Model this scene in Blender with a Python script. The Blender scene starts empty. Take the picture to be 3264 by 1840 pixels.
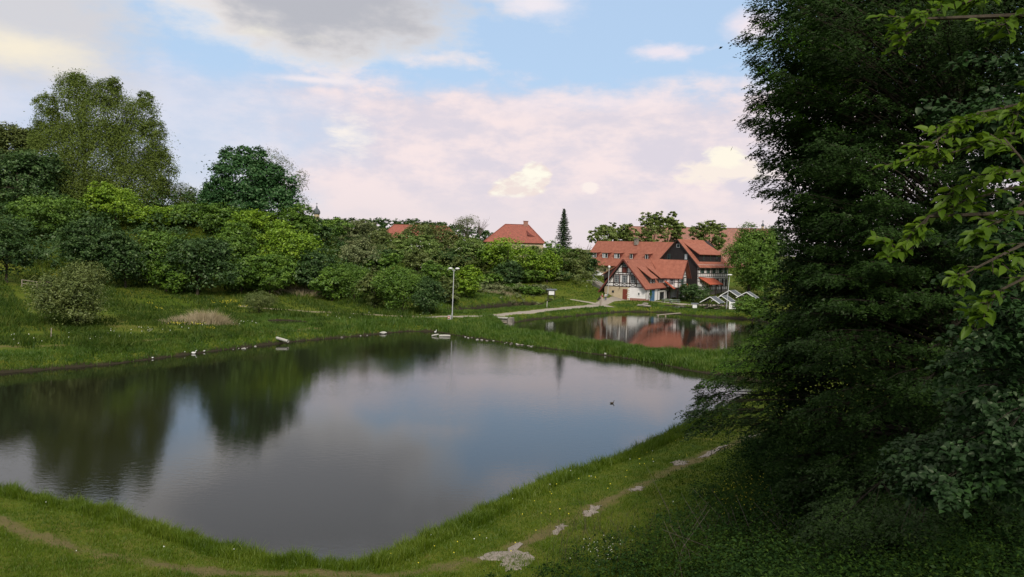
import bpy, math, random
import numpy as np
from mathutils import Vector, Matrix
S = bpy.context.scene
COL = S.collection
rng = np.random.default_rng(7)
random.seed(7)
R = math.radians

# ------------------------------------------------------------------ camera
F = 2560.0; CX, CY = 1632.0, 920.0; H = 12.2
TH = math.atan(130 / 2560); RO = R(1.6)
st, ct, sr, cr = math.sin(TH), math.cos(TH), math.sin(RO), math.cos(RO)
fw = Vector((0, ct, -st)); u0 = Vector((0, st, ct)); r0 = Vector((1, 0, 0))
cr_ = cr * r0 + sr * u0; cu_ = cr * u0 - sr * r0
cam = bpy.data.objects.new('camera', bpy.data.cameras.new('camera')); COL.objects.link(cam)
cam.matrix_world = Matrix(((cr_.x, cu_.x, -fw.x, 0), (cr_.y, cu_.y, -fw.y, 0), (cr_.z, cu_.z, -fw.z, H), (0, 0, 0, 1)))
cam.data.sensor_width = 36; cam.data.lens = 36 * F / 3264
cam.data.clip_start = 0.1; cam.data.clip_end = 6000
S.camera = cam
S.view_settings.view_transform = 'Standard'; S.view_settings.look = 'None'
S.view_settings.exposure = 0.0; S.view_settings.gamma = 1.0
S.cycles.max_bounces = 6; S.cycles.diffuse_bounces = 2; S.cycles.glossy_bounces = 3
S.cycles.transmission_bounces = 3; S.cycles.transparent_max_bounces = 6
S.cycles.caustics_reflective = False; S.cycles.caustics_refractive = False

def ray(px, py):
    return fw + cr_ * ((px - CX) / F) + cu_ * ((CY - py) / F)
def PZ(px, py, z):          # the place on a level z that the photo shows there
    d = ray(px, py); t = (z - H) / d.z; return Vector((d.x * t, d.y * t, z))
def PD(px, py, y):          # the place at distance y
    d = ray(px, py); t = y / d.y; return Vector((d.x * t, y, H + d.z * t))

# ------------------------------------------------------------------ light
SUN_EL, SUN_AZ = R(36), R(172)        # azimuth from +Y; veiled sun behind the camera
world = bpy.data.worlds.new('World'); S.world = world; world.use_nodes = True
nt = world.node_tree; nt.nodes.clear()
class G:
    def __init__(s, t): s.t = t
    def n(s, k, **kw):
        x = s.t.nodes.new(k)
        for a, b in kw.items(): setattr(x, a, b)
        return x
    def set(s, sock, v):
        if isinstance(v, bpy.types.NodeSocket): s.t.links.new(v, sock)
        elif v is not None:
            if hasattr(sock, 'default_value') and isinstance(v, (tuple, list)) and len(v) == 3 and sock.type == 'RGBA': v = (*v, 1)
            sock.default_value = v
    def m(s, op, a, b=None, c=None, clamp=False):
        x = s.n('ShaderNodeMath', operation=op, use_clamp=clamp)
        s.set(x.inputs[0], a); s.set(x.inputs[1], b)
        if c is not None: s.set(x.inputs[2], c)
        return x.outputs[0]
    def mix(s, f, a, b):
        x = s.n('ShaderNodeMix', data_type='RGBA'); s.set(x.inputs[0], f); s.set(x.inputs[6], a); s.set(x.inputs[7], b)
        return x.outputs[2]
    def ss(s, v, a, b):      # smoothstep
        x = s.n('ShaderNodeMapRange', interpolation_type='SMOOTHSTEP'); s.set(x.inputs[0], v)
        x.inputs[1].default_value = a; x.inputs[2].default_value = b; return x.outputs[0]
    def noise(s, vec, scale, detail=4, rough=.55, dist=0.0):
        x = s.n('ShaderNodeTexNoise'); s.set(x.inputs['Vector'], vec); x.inputs['Scale'].default_value = scale
        x.inputs['Detail'].default_value = detail; x.inputs['Roughness'].default_value = rough; x.inputs['Distortion'].default_value = dist
        return x.outputs[0]
    def ramp(s, v, stops):
        x = s.n('ShaderNodeValToRGB'); s.set(x.inputs[0], v); e = x.color_ramp.elements
        while len(e) < len(stops): e.new(.5)
        for i, (p, c) in enumerate(stops): e[i].position = p; e[i].color = (*c, 1)
        return x.outputs[0]
g = G(nt)
sky = g.n('ShaderNodeTexSky', sky_type='NISHITA', sun_disc=False)
sky.sun_elevation = SUN_EL; sky.sun_rotation = SUN_AZ; sky.altitude = 250; sky.dust_density = 1.5
tc = g.n('ShaderNodeTexCoord'); sep = g.n('ShaderNodeSeparateXYZ'); nt.links.new(tc.outputs['Generated'], sep.inputs[0])
az = g.m('ARCTAN2', sep.outputs[0], sep.outputs[1]); el = g.m('ARCSINE', sep.outputs[2])
cmb = g.n('ShaderNodeCombineXYZ'); g.set(cmb.inputs[0], az); g.set(cmb.inputs[1], g.m('MULTIPLY', el, 2.2)); uv = cmb.outputs[0]
n1 = g.m('SUBTRACT', g.noise(uv, 5, 6, .6), .5); n2 = g.m('SUBTRACT', g.noise(uv, 14, 5, .6), .5); n3 = g.m('SUBTRACT', g.noise(uv, 2.2, 4, .5), .5); n4 = g.m('ADD', g.m('MULTIPLY', g.m('SUBTRACT', g.noise(uv, 34, 5, .62, .6), .5), .8), g.m('MULTIPLY', n2, .7))
def azel(px, py):
    d = ray(px, py).normalized(); return math.atan2(d.x, d.y), math.asin(d.z)
def blob(px, py, wx, wy, soft, k, nn, rot=0.0):
    a0, e0 = azel(px, py)
    du = g.m('SUBTRACT', az, a0); dv = g.m('SUBTRACT', el, e0)
    if rot:
        c, s_ = math.cos(rot), math.sin(rot)
        du, dv = g.m('ADD', g.m('MULTIPLY', du, c), g.m('MULTIPLY', dv, s_)), g.m('SUBTRACT', g.m('MULTIPLY', dv, c), g.m('MULTIPLY', du, s_))
    x = g.m('POWER', g.m('ABSOLUTE', g.m('DIVIDE', du, wx / F)), 2.0); y = g.m('POWER', g.m('ABSOLUTE', g.m('DIVIDE', dv, wy / F)), 2.0)
    e = g.m('SUBTRACT', 1.0, g.m('SQRT', g.m('ADD', x, y)))
    return g.ss(g.m('ADD', e, g.m('MULTIPLY', nn, k * 1.9)), 0, soft)
BG = 0.1                                 # background strength
def c_(r, gg, b): return (r / BG, gg / BG, b / BG)
mulc = g.n('ShaderNodeMix', data_type='RGBA', blend_type='MULTIPLY'); mulc.inputs[0].default_value = 1
nt.links.new(sky.outputs[0], mulc.inputs[6]); mulc.inputs[7].default_value = (1.0, 1.0, 1.0, 1)
# clear sky, eased towards the pale blue of the photograph
col = g.mix(.75, mulc.outputs[2], c_(.53, .72, .97))
deep = g.ss(el, .2, .8)
col = g.mix(deep, col, c_(.46, .60, .90))
# pale veil low over the horizon, its upper edge ragged
veil = g.ss(g.m('ADD', g.m('SUBTRACT', .202, el), g.m('ADD', g.m('MULTIPLY', n1, .11), g.m('MULTIPLY', n2, .05))), -.012, .030)
veilc = g.mix(g.ss(g.m('ADD', n2, n1), -.18, .18), c_(.73, .68, .76), c_(.94, .80, .80))
veilc = g.mix(g.ss(el, .10, .0), veilc, c_(.83, .74, .76))
side = g.ss(g.m('ADD', az, g.m('MULTIPLY', n1, .5)), -.36, -.16)
col = g.mix(g.m('MULTIPLY', veil, g.m('MULTIPLY_ADD', side, .55, .45)), col, veilc)
# high cloud deck outside the frame: seen only in the ponds
deck = g.ss(g.m('ADD', n3, g.m('MULTIPLY', n1, .6)), -.30, -.02)
deck = g.m('MULTIPLY', deck, g.ss(el, .30, .42))
col = g.mix(deck, col, g.mix(g.ss(n1, -.2, .2), c_(.80, .77, .76), c_(1.05, .98, .93)))
CL = [ # px, py, half width, half height, softness, noise, which, colour
 (1010, 255, 200, 16, 1.0, 1.4, n1, c_(.88, .82, .86)),
 (950, -60, 760, 262, .55, 1.0, n1, c_(.92, .86, .82)),
 (1060, -80, 640, 245, .60, 1.0, n1, c_(.49, .50, .55)),
 (60, -30, 470, 270, .7, 1.1, n1, c_(.66, .66, .70)),
 (40, 150, 260, 70, 1.1, 1.4, n1, c_(.93, .85, .70)),
 (830, 100, 190, 30, 1.3, 1.5, n2, c_(.86, .82, .74)),
 (1400, 185, 160, 44, 1.0, 1.3, n2, c_(.86, .80, .82)),
 (1700, 10, 200, 60, 1.0, 1.5, n1, c_(.86, .82, .88)),
 (2090, 165, 170, 34, 1.1, 1.5, n2, c_(.84, .79, .87)),
 (2400, 90, 110, 50, .9, 1.4, n1, c_(.88, .80, .86)),
 (1110, 430, 100, 85, 1.2, 1.2, n4, c_(.97, .90, .84)),
 (1900, 330, 420, 60, 1.3, 1.6, n1, c_(.93, .82, .85)),
 (2310, 550, 190, 52, .6, 1.1, n4, c_(.96, .86, .78)),
 (2310, 500, 80, 34, .6, 1.0, n4, c_(1.0, .94, .80)),
 (1880, 600, 32, 22, .5, 1.0, n4, c_(.97, .87, .83)),
]
for px, py, wx, wy, so, k, nn, cc in CL:
    col = g.mix(blob(px, py, wx, wy, so, k, nn), col, cc)
cum = g.m('MAXIMUM', g.m('MAXIMUM', blob(1650, 604, 112, 50, .22, .5, n4, .25), blob(1712, 562, 56, 48, .22, .5, n4)), blob(1664, 578, 50, 34, .22, .5, n4))
cut = g.ss(g.m('ADD', el, g.m('MULTIPLY', n2, .01)), azel(1660, 634)[1], azel(1660, 618)[1])
col = g.mix(g.m('MULTIPLY', cum, cut), col, g.mix(g.ss(g.m('ADD', n4, n2), -.16, .16), c_(.88, .76, .72), c_(1.0, .97, .84)))
bg = g.n('ShaderNodeBackground'); g.set(bg.inputs[0], col); bg.inputs[1].default_value = BG
wo = g.n('ShaderNodeOutputWorld'); nt.links.new(bg.outputs[0], wo.inputs[0])
world.cycles.sampling_method = 'MANUAL'; world.cycles.sample_map_resolution = 512

sl = bpy.data.lights.new('sun', 'SUN'); sl.energy = 2.9; sl.angle = R(14); sl.color = (1, .93, .82)
sun = bpy.data.objects.new('sun', sl); COL.objects.link(sun)
sd_ = Vector((math.sin(SUN_AZ) * math.cos(SUN_EL), math.cos(SUN_AZ) * math.cos(SUN_EL), math.sin(SUN_EL)))
sun.rotation_euler = sd_.to_track_quat('Z', 'Y').to_euler()

# ------------------------------------------------------------------ helpers
def tag(o, label=None, cat=None, group=None, kind=None):
    if label: o['label'] = label
    if cat: o['category'] = cat
    if group: o['group'] = group
    if kind: o['kind'] = kind
    return o
def thing(name, label, cat, loc=(0, 0, 0), rz=0.0, group=None):
    o = bpy.data.objects.new(name, None); o.empty_display_size = .5
    o.location = loc; o.rotation_euler = (0, 0, rz); COL.objects.link(o)
    return tag(o, label, cat, group)
def link(name, me, mat=None, parent=None):
    o = bpy.data.objects.new(name, me)
    if mat: me.materials.append(mat)
    COL.objects.link(o)
    if parent: o.parent = parent
    return o
class MB:
    def __init__(s): s.v = []; s.f = []
    def add(s, vs, fs):
        b = len(s.v); s.v += [tuple(v) for v in vs]; s.f += [tuple(b + i for i in f) for f in fs]; return s
    def box(s, x0, x1, y0, y1, z0, z1):
        return s.add([(x0, y0, z0), (x1, y0, z0), (x1, y1, z0), (x0, y1, z0), (x0, y0, z1), (x1, y0, z1), (x1, y1, z1), (x0, y1, z1)],
                     [(0, 3, 2, 1), (4, 5, 6, 7), (0, 1, 5, 4), (1, 2, 6, 5), (2, 3, 7, 6), (3, 0, 4, 7)])
    def prism(s, poly, vec):
        n = len(poly); vec = Vector(vec); a = [Vector(p) for p in poly]
        return s.add(a + [p + vec for p in a], [tuple(range(n))[::-1], tuple(range(n, 2 * n))] + [(i, (i + 1) % n, n + (i + 1) % n, n + i) for i in range(n)])
    def bar(s, p, q, w, h, up=(0, 0, 1)):
        p, q, up = Vector(p), Vector(q), Vector(up); d = (q - p).normalized(); sx = d.cross(up)
        if sx.length < 1e-4: sx = d.cross(Vector((1, 0, 0)))
        sx.normalize(); sy = sx.cross(d).normalized(); sx *= w / 2; sy *= h / 2
        return s.add([p - sx - sy, p + sx - sy, p + sx + sy, p - sx + sy, q - sx - sy, q + sx - sy, q + sx + sy, q - sx + sy],
                     [(0, 3, 2, 1), (4, 5, 6, 7), (0, 1, 5, 4), (1, 2, 6, 5), (2, 3, 7, 6), (3, 0, 4, 7)])
    def tube(s, pts, rad, n=8, cap=True):
        pts = [Vector(p) for p in pts]; rings = []; b = len(s.v)
        ref = Vector((.31, .17, .93))
        for i, p in enumerate(pts):
            d = (pts[min(i + 1, len(pts) - 1)] - pts[max(i - 1, 0)]).normalized()
            x = d.cross(ref)
            if x.length < .05: x = d.cross(Vector((1, 0, 0)))
            x.normalize(); y = d.cross(x)
            for k in range(n):
                a = 2 * math.pi * k / n; s.v.append(tuple(p + (x * math.cos(a) + y * math.sin(a)) * rad[i]))
        for i in range(len(pts) - 1):
            for k in range(n):
                s.f.append((b + i * n + k, b + i * n + (k + 1) % n, b + (i + 1) * n + (k + 1) % n, b + (i + 1) * n + k))
        if cap:
            s.f.append(tuple(b + k for k in range(n))[::-1]); s.f.append(tuple(b + (len(pts) - 1) * n + k for k in range(n)))
        return s
    def lathe(s, prof, c=(0, 0, 0), n=16):
        b = len(s.v)
        for r_, z in prof:
            for k in range(n):
                a = 2 * math.pi * k / n; s.v.append((c[0] + r_ * math.cos(a), c[1] + r_ * math.sin(a), c[2] + z))
        for i in range(len(prof) - 1):
            for k in range(n):
                s.f.append((b + i * n + k, b + i * n + (k + 1) % n, b + (i + 1) * n + (k + 1) % n, b + (i + 1) * n + k))
        s.f.append(tuple(b + k for k in range(n))[::-1]); s.f.append(tuple(b + (len(prof) - 1) * n + k for k in range(n)))
        return s
    def build(s, name, mat, parent=None, smooth=False):
        me = bpy.data.meshes.new(name); me.from_pydata(s.v, [], s.f); me.update()
        if smooth: me.polygons.foreach_set('use_smooth', [True] * len(me.polygons))
        return link(name, me, mat, parent)
def mesh_np(name, V, Q):
    me = bpy.data.meshes.new(name); V = np.ascontiguousarray(V, np.float32); Q = np.ascontiguousarray(Q, np.int32)
    k = Q.shape[1]
    me.vertices.add(len(V)); me.vertices.foreach_set('co', V.ravel())
    me.loops.add(Q.size); me.loops.foreach_set('vertex_index', Q.ravel())
    me.polygons.add(len(Q)); me.polygons.foreach_set('loop_start', np.arange(0, Q.size, k, dtype=np.int32))
    me.polygons.foreach_set('loop_total', np.full(len(Q), k, np.int32))
    me.update(calc_edges=True); return me
def mat(name, build):
    m = bpy.data.materials.new(name); m.use_nodes = True; m.node_tree.nodes.clear(); gg = G(m.node_tree)
    sh = build(gg); o = gg.n('ShaderNodeOutputMaterial'); m.node_tree.links.new(sh, o.inputs[0]); return m
def pbsdf(gg, colr, rough=.8, bump=None, spec=.3, metal=0, dist=.02, strength=.6):
    p = gg.n('ShaderNodeBsdfPrincipled'); gg.set(p.inputs['Base Color'], colr); gg.set(p.inputs['Roughness'], rough)
    p.inputs['Specular IOR Level'].default_value = spec; p.inputs['Metallic'].default_value = metal
    if bump is not None:
        b = gg.n('ShaderNodeBump'); b.inputs['Distance'].default_value = dist; b.inputs['Strength'].default_value = strength
        gg.set(b.inputs['Height'], bump); gg.t.links.new(b.outputs[0], p.inputs['Normal'])
    return p.outputs[0]
def obj_co(gg): return gg.n('ShaderNodeTexCoord').outputs['Object']
def speckle(name, a, b, scale=3.0, rough=.8, dist=.02, spec=.3, metal=0, detail=6):
    def f(gg):
        co = obj_co(gg); n = gg.noise(co, scale, detail, .6); n_b = gg.noise(co, scale * 6, 4, .6)
        c = gg.ramp(gg.m('ADD', gg.m('MULTIPLY', n, .7), gg.m('MULTIPLY', n_b, .3)), [(.35, a), (.65, b)])
        return pbsdf(gg, c, rough, n_b, spec, metal, dist)
    return mat(name, f)
def leafmat(name, a, b, c=None, trans=.22, gloss=.07):
    c = c or b
    def f(gg):
        geo = gg.n('ShaderNodeNewGeometry'); rnd = geo.outputs['Random Per Island']
        big = gg.noise(obj_co(gg), .45, 3, .5)
        v = gg.m('ADD', gg.m('MULTIPLY', rnd, .55), gg.m('MULTIPLY', gg.ss(big, .3, .7), .45))
        colr = gg.ramp(v, [(.05, a), (.6, b), (.97, c)])
        d = gg.n('ShaderNodeBsdfDiffuse'); gg.set(d.inputs[0], colr)
        t = gg.n('ShaderNodeBsdfTranslucent'); gg.set(t.inputs[0], colr)
        gl = gg.n('ShaderNodeBsdfGlossy'); gl.inputs['Roughness'].default_value = .5; gl.inputs[0].default_value = (.5, .55, .4, 1)
        m1 = gg.n('ShaderNodeMixShader'); m1.inputs[0].default_value = trans
        gg.t.links.new(d.outputs[0], m1.inputs[1]); gg.t.links.new(t.outputs[0], m1.inputs[2])
        m2 = gg.n('ShaderNodeMixShader'); m2.inputs[0].default_value = gloss
        gg.t.links.new(m1.outputs[0], m2.inputs[1]); gg.t.links.new(gl.outputs[0], m2.inputs[2])
        return m2.outputs[0]
    return mat(name, f)

# ------------------------------------------------------------------ terrain
def xy(p): return (p[0], p[1])
near_w = [PZ(*a, .9) for a in [(2420, 1285), (2180, 1362), (1964, 1457), (1749, 1514), (1520, 1615), (1267, 1730), (1102, 1799), (887, 1780), (634, 1704), (380, 1634), (76, 1571)]]
cen = Vector((2, 75, 0))
near_pts = [xy(p + (Vector((cen.x, cen.y, p.z)) - p).normalized() * k) for p, k in zip(near_w, (1.75, 1.75, 1.75, 1.7, 1.6, 1.15, .7, .7, .8, .95, 1.0))]
POND1 = [xy(PZ(*a, 0)) for a in [(0, 1190), (350, 1162), (700, 1117), (950, 1088), (1166, 1069), (1225, 1063), (1300, 1056), (1383, 1057), (1494, 1075), (1699, 1105), (1934, 1133), (2080, 1156), (2203, 1182)]] + [(29, 72), (25, 64)] + near_pts + [(-35, 40), (-52, 42), (-62, 52)]
POND2 = [(-2.5, 119), (.6, 112.6), (6.4, 104.8), (11, 99.8), (15.4, 95.9), (18.3, 94.2), (23, 89.6), (30, 98), (44, 128), (46.5, 146), (45.4, 150.3), (42.3, 152), (36, 154.5), (33, 158.2), (30.1, 162), (23.4, 161.4), (16.3, 154), (9.7, 144.8), (3.8, 137.9), (-.8, 128)]
POND3 = [xy(PZ(*a, .5)) for a in [(1400, 996), (1460, 990), (1566, 977), (1643, 969), (1721, 971), (1760, 972), (1705, 986), (1628, 992), (1566, 999), (1441, 1007)]]
POND4 = [xy(PZ(*a, .9)) for a in [(2110, 974), (2170, 974), (2215, 979), (2212, 985), (2160, 984), (2120, 979)]]
POND5 = [xy(PZ(*a, 1.2)) for a in [(850, 1022), (900, 1021), (985, 1026), (975, 1035), (880, 1040), (855, 1032)]]
PONDS = [(POND1, 0.0, 2.4), (POND2, 0.0, 2.0), (POND3, .5, 1.8), (POND4, .9, 1.2), (POND5, 1.2, .8)]

def poly_sd(poly, X, Y):
    P = np.array(poly); Q = np.roll(P, -1, 0); best = np.full(X.shape, 1e9); inside = np.zeros(X.shape, bool)
    for (ax, ay), (bx, by) in zip(P, Q):
        dx, dy = bx - ax, by - ay; t = np.clip(((X - ax) * dx + (Y - ay) * dy) / (dx * dx + dy * dy), 0, 1)
        best = np.minimum(best, np.hypot(X - ax - t * dx, Y - ay - t * dy))
        c = ((ay > Y) != (by > Y)); inside ^= c & (X < (bx - ax) * (Y - ay) / (by - ay + 1e-12) + ax)
    return np.where(inside, -best, best)
CP = [PZ(*a) for a in [(0, 1111, 1.4), (275, 1101, 1.3), (516, 1084, 1.3), (792, 1060, 1.3), (979, 1045, 1.2), (1166, 1029, 1.2), (1337, 1017, 1.2), (1440, 1015, 1.3),
    (762, 976, 2.2), (942, 990, 1.8), (1073, 998, 1.6), (1228, 1006, 1.5), (200, 1045, 2.0), (100, 1000, 2.6), (450, 1000, 2.0), (300, 950, 3.2), (600, 985, 1.9),
    (0, 905, 5), (200, 905, 4.5), (400, 920, 4), (700, 942, 3), (900, 950, 2.7), (1050, 960, 2.3), (1560, 1008, 1.2), (1628, 1000, 1.05), (1721, 991, 1.0),
    (1814, 982, 1.0), (1900, 977, 1.0), (1960, 973, 1.05), (2046, 959, 1.3), (1984, 957, 1.4), (1850, 965, 1.4), (1500, 1048, .8), (1639, 1062, .75), (1912, 1102, .75), (2126, 1125, .75), (2280, 1150, .75),
    (1720, 1790, 1.3), (1900, 1620, 1.2), (2200, 1470, 1.2), (2400, 1380, 1.2), (100, 1700, 1.3), (600, 1810, 1.3), (2000, 1750, 1.5), (2500, 1500, 2.2)]]
CP = [tuple(p) for p in CP] + [(0, 0, 9), (0, -25, 13), (-30, 5, 7), (-60, 20, 4), (30, 0, 10), (0, 12, 4.6), (-12, 14, 4), (10, 15, 4.5), (0, 20, 2.0), (9, 24, 1.8), (20, 28, 5), (20, 45, 2.6), (32, 50, 6), (36, 70, 3), (50, 100, 4), (56, 130, 2.5), (15, 35, 2.0),
    (-102, 170, 19), (-75, 170, 18), (-55, 168, 18), (-90, 150, 11), (-58, 152, 7), (-44, 180, 13), (-34, 200, 10), (-17, 190, 7), (-20, 215, 9), (-2.4, 196, 6), (-2, 176, 2.6), (8, 182, 3.4), (15, 180, 2.4), (20, 205, 5.6), (17, 192, 4.6), (2, 240, 9), (24, 230, 6.2),
    (29, 173, 1.6), (24, 176.5, 1.6), (19, 178.5, 3.2), (33, 178, 1.2), (38, 184, 1.0), (45, 194, 1.0), (44, 170, 1.1), (52, 165, 1.1), (40, 165, 1.0), (58, 185, 1.6), (75, 200, 3.5), (45, 157, 1.2), (52, 155, 1.2), (60, 160, 1.5),
    (-74, 300, 15), (-39, 300, 12), (66, 300, 8), (-150, 160, 28), (-140, 110, 14), (-100, 95, 7), (-80, 70, 4), (-250, 400, 34), (-85, 400, 14), (90, 400, 10), (200, 250, 14), (130, 120, 12), (80, 60, 14),
    (-300, 900, 30), (-160, 820, 22), (-60, 820, 19), (0, 800, 9), (250, 800, 10), (600, 900, 12), (-800, 900, 40), (0, 1600, 8), (-900, 1600, 20), (900, 1600, 10), (0, -120, 18), (-200, -100, 16), (200, -100, 18), (-500, 300, 40), (500, 200, 18)]
CPA = np.array(CP, float)
def _phi(r): return r
_K = _phi(np.hypot(CPA[:, 0][:, None] - CPA[:, 0], CPA[:, 1][:, None] - CPA[:, 1])) + np.eye(len(CPA)) * -.6
_K = np.block([[_K, np.ones((len(CPA), 1))], [np.ones((1, len(CPA))), np.zeros((1, 1))]])
_W = np.linalg.solve(_K, np.append(CPA[:, 2], 0))
def wob(X, Y, s, seed=0.0):
    return (np.sin(X * s + seed) * np.cos(Y * s * 1.13 + seed * 2) + .6 * np.sin(X * s * 2.3 + Y * s * 1.7 + seed) + .4 * np.sin(Y * s * 4.1 - X * s * 3.3 + 2 * seed) + .3 * np.cos(X * s * 7.9 + Y * s * 6.1)) / 2.3
def height(X, Y):
    Z = np.full(X.shape, _W[-1])
    for (px, py, _), w in zip(CPA, _W[:-1]): Z = Z + w * _phi(np.hypot(X - px, Y - py))
    Z = Z + .10 * wob(X, Y, .45) + .05 * wob(X, Y, 1.7, 2)
    for poly, wl, w in PONDS:
        sd = poly_sd(poly, X, Y) + .22 * wob(X, Y, 1.1, 1.3) + .10 * wob(X, Y, 4.0, 3)
        t = np.clip((sd + .15) / w, 0, 1); t = 1 - (1 - t) ** 2
        Z = np.where(sd > -.15, Z * t + (wl - .05) * (1 - t), wl - np.clip(-sd * .5, .06, 1.2))
    return Z
TA = np.radians(np.concatenate([np.arange(-180, -42, 4.0), np.arange(-42, 42, .16), np.arange(42, 180.1, 4.0)]))
TR = np.concatenate([np.linspace(.5, 18, 24, endpoint=False), np.geomspace(18, 270, 680, endpoint=False), np.geomspace(270, 4500, 70)])
AA, RR = np.meshgrid(TA, TR, indexing='ij'); TX, TY = RR * np.sin(AA), RR * np.cos(AA)
TZ = height(TX, TY)
def gz(x, y):
    x = np.atleast_1d(np.asarray(x, float)); y = np.atleast_1d(np.asarray(y, float))
    a = np.arctan2(x, y); r_ = np.clip(np.hypot(x, y), .6, 4400)
    i = np.clip(np.searchsorted(TA, a) - 1, 0, len(TA) - 2); j = np.clip(np.searchsorted(TR, r_) - 1, 0, len(TR) - 2)
    u = (a - TA[i]) / (TA[i + 1] - TA[i]); v = (r_ - TR[j]) / (TR[j + 1] - TR[j])
    return TZ[i, j] * (1 - u) * (1 - v) + TZ[i + 1, j] * u * (1 - v) + TZ[i, j + 1] * (1 - u) * v + TZ[i + 1, j + 1] * u * v
def gz1(x, y): return float(gz(x, y)[0])

# trails: where feet have worn the grass away
def polyline_d(pts, X, Y):
    b = np.full(X.shape, 1e9)
    for (ax, ay), (bx, by) in zip(pts[:-1], pts[1:]):
        dx, dy = bx - ax, by - ay; t = np.clip(((X - ax) * dx + (Y - ay) * dy) / (dx * dx + dy * dy), 0, 1)
        b = np.minimum(b, np.hypot(X - ax - t * dx, Y - ay - t * dy))
    return b
TR_NEAR = [xy(PZ(*a, 1.25)) for a in [(900, 1838), (1300, 1830), (1600, 1765), (1730, 1690), (1880, 1622), (2010, 1560), (2120, 1505), (2200, 1475), (2290, 1438), (2390, 1395), (2480, 1370)]]
TR_LEFT = [xy(PZ(*a, 1.25)) for a in [(-60, 1660), (60, 1690), (200, 1745), (330, 1785), (480, 1815), (640, 1838), (900, 1838)]]
TR_DYKE = [xy(PZ(*a, 1.3)) for a in [(-60, 1114), (0, 1111), (275, 1101), (516, 1084), (792, 1060), (979, 1045), (1166, 1029), (1300, 1019)]]
TR_MID = [xy(PZ(*a, .8)) for a in [(1380, 1025), (1500, 1040), (1650, 1060), (1912, 1090), (2150, 1115)]]
def wear(X, Y):
    n = wob(X, Y, 1.3, 5) * .5 + wob(X, Y, 3.7, 1) * .35
    w = np.zeros(X.shape)
    for pl, wd, am in ((TR_NEAR, .62, .62), (TR_LEFT, .62, .66), (TR_DYKE, .8, .62), (TR_MID, .6, .25)):
        w = np.maximum(w, am * (1.0 + .45 * wob(X, Y, .55, 9)) * np.clip(1.2 - polyline_d(pl, X, Y) / wd + n * .9, 0, 1))
    return w
na, nr = TX.shape
idx = np.arange(na * nr).reshape(na, nr)
Qg = np.stack([idx[:-1, :-1], idx[1:, :-1], idx[1:, 1:], idx[:-1, 1:]], -1).reshape(-1, 4)
gme = mesh_np('ground', np.stack([TX, TY, TZ], -1).reshape(-1, 3), Qg)
gme.polygons.foreach_set('use_smooth', np.ones(len(Qg), bool))
att = gme.attributes.new('wear', 'FLOAT', 'POINT'); att.data.foreach_set('value', wear(TX, TY).ravel().astype(np.float32))
PONDD = np.minimum.reduce([poly_sd(p, TX, TY) for p, _, _ in PONDS])
att = gme.attributes.new('shore', 'FLOAT', 'POINT'); att.data.foreach_set('value', PONDD.ravel().astype(np.float32))
def ground_mat(gg):
    geo = gg.n('ShaderNodeNewGeometry').outputs['Position']
    a1 = gg.noise(geo, .09, 4, .6); a2 = gg.noise(geo, .8, 5, .65); a3 = gg.noise(geo, 7, 5, .7)
    v = gg.m('ADD', gg.m('ADD', gg.m('MULTIPLY', a1, .35), gg.m('MULTIPLY', a2, .4)), gg.m('MULTIPLY', a3, .35))
    c = gg.ramp(v, [(.38, (.030, .064, .005)), (.48, (.055, .096, .007)), (.58, (.095, .118, .012)), (.7, (.13, .12, .03))])
    w = gg.n('ShaderNodeAttribute', attribute_name='wear'); wv = gg.m('ADD', w.outputs['Fac'], gg.m('MULTIPLY', gg.m('SUBTRACT', a3, .5), .5))
    c = gg.mix(gg.ss(wv, .15, .75), c, gg.mix(a3, (.09, .085, .025), (.18, .145, .065)))
    sh = gg.n('ShaderNodeAttribute', attribute_name='shore')
    mud = gg.ss(gg.m('ADD', sh.outputs['Fac'], gg.m('MULTIPLY', gg.m('SUBTRACT', a2, .5), 1.2)), .45, .1)
    c = gg.mix(mud, c, (.035, .030, .018))
    return pbsdf(gg, c, .95, gg.m('ADD', a3, a2), .1, 0, .12, .8)
M_ground = mat('ground_grass', ground_mat)
ground = link('ground', gme, M_ground); tag(ground, kind='structure')

# ------------------------------------------------------------------ water
WIND = .006
def water_mat(gg):
    geo = gg.n('ShaderNodeNewGeometry').outputs['Position']
    mp = gg.n('ShaderNodeMapping'); gg.set(mp.inputs[0], geo); mp.inputs['Rotation'].default_value = (0, 0, .35); mp.inputs['Scale'].default_value = (1.0, 2.2, 1)
    v = mp.outputs[0]
    patch = gg.ss(gg.noise(geo, .06, 3, .5), .38, .66)
    h = gg.m('ADD', gg.m('MULTIPLY', gg.noise(v, 1.6, 3, .55), .7), gg.m('MULTIPLY', gg.noise(v, 5.5, 2, .5), .28))
    sx = gg.n('ShaderNodeSeparateXYZ'); gg.t.links.new(geo, sx.inputs[0])
    wind = gg.m('MULTIPLY', gg.ss(gg.m('ADD', sx.outputs[0], gg.m('MULTIPLY', gg.noise(geo, .08, 2, .5), 22)), -26, 2), gg.ss(sx.outputs[1], 45, 95))
    p = gg.n('ShaderNodeBsdfPrincipled'); p.inputs['Base Color'].default_value = (.012, .012, .007, 1)
    p.inputs['Roughness'].default_value = .035; p.inputs['IOR'].default_value = 1.5; p.inputs['Specular IOR Level'].default_value = .5
    b = gg.n('ShaderNodeBump'); b.inputs['Strength'].default_value = 1; gg.set(b.inputs['Distance'], gg.m('ADD', gg.m('MULTIPLY', wind, WIND), gg.m('MULTIPLY_ADD', patch, .0045, .0016))); gg.set(b.inputs['Height'], h)
    gg.t.links.new(b.outputs[0], p.inputs['Normal']); return p.outputs[0]
M_water = mat('pond_water', water_mat); WIND = .0015; M_water2 = mat('calm_pond_water', water_mat)
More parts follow.
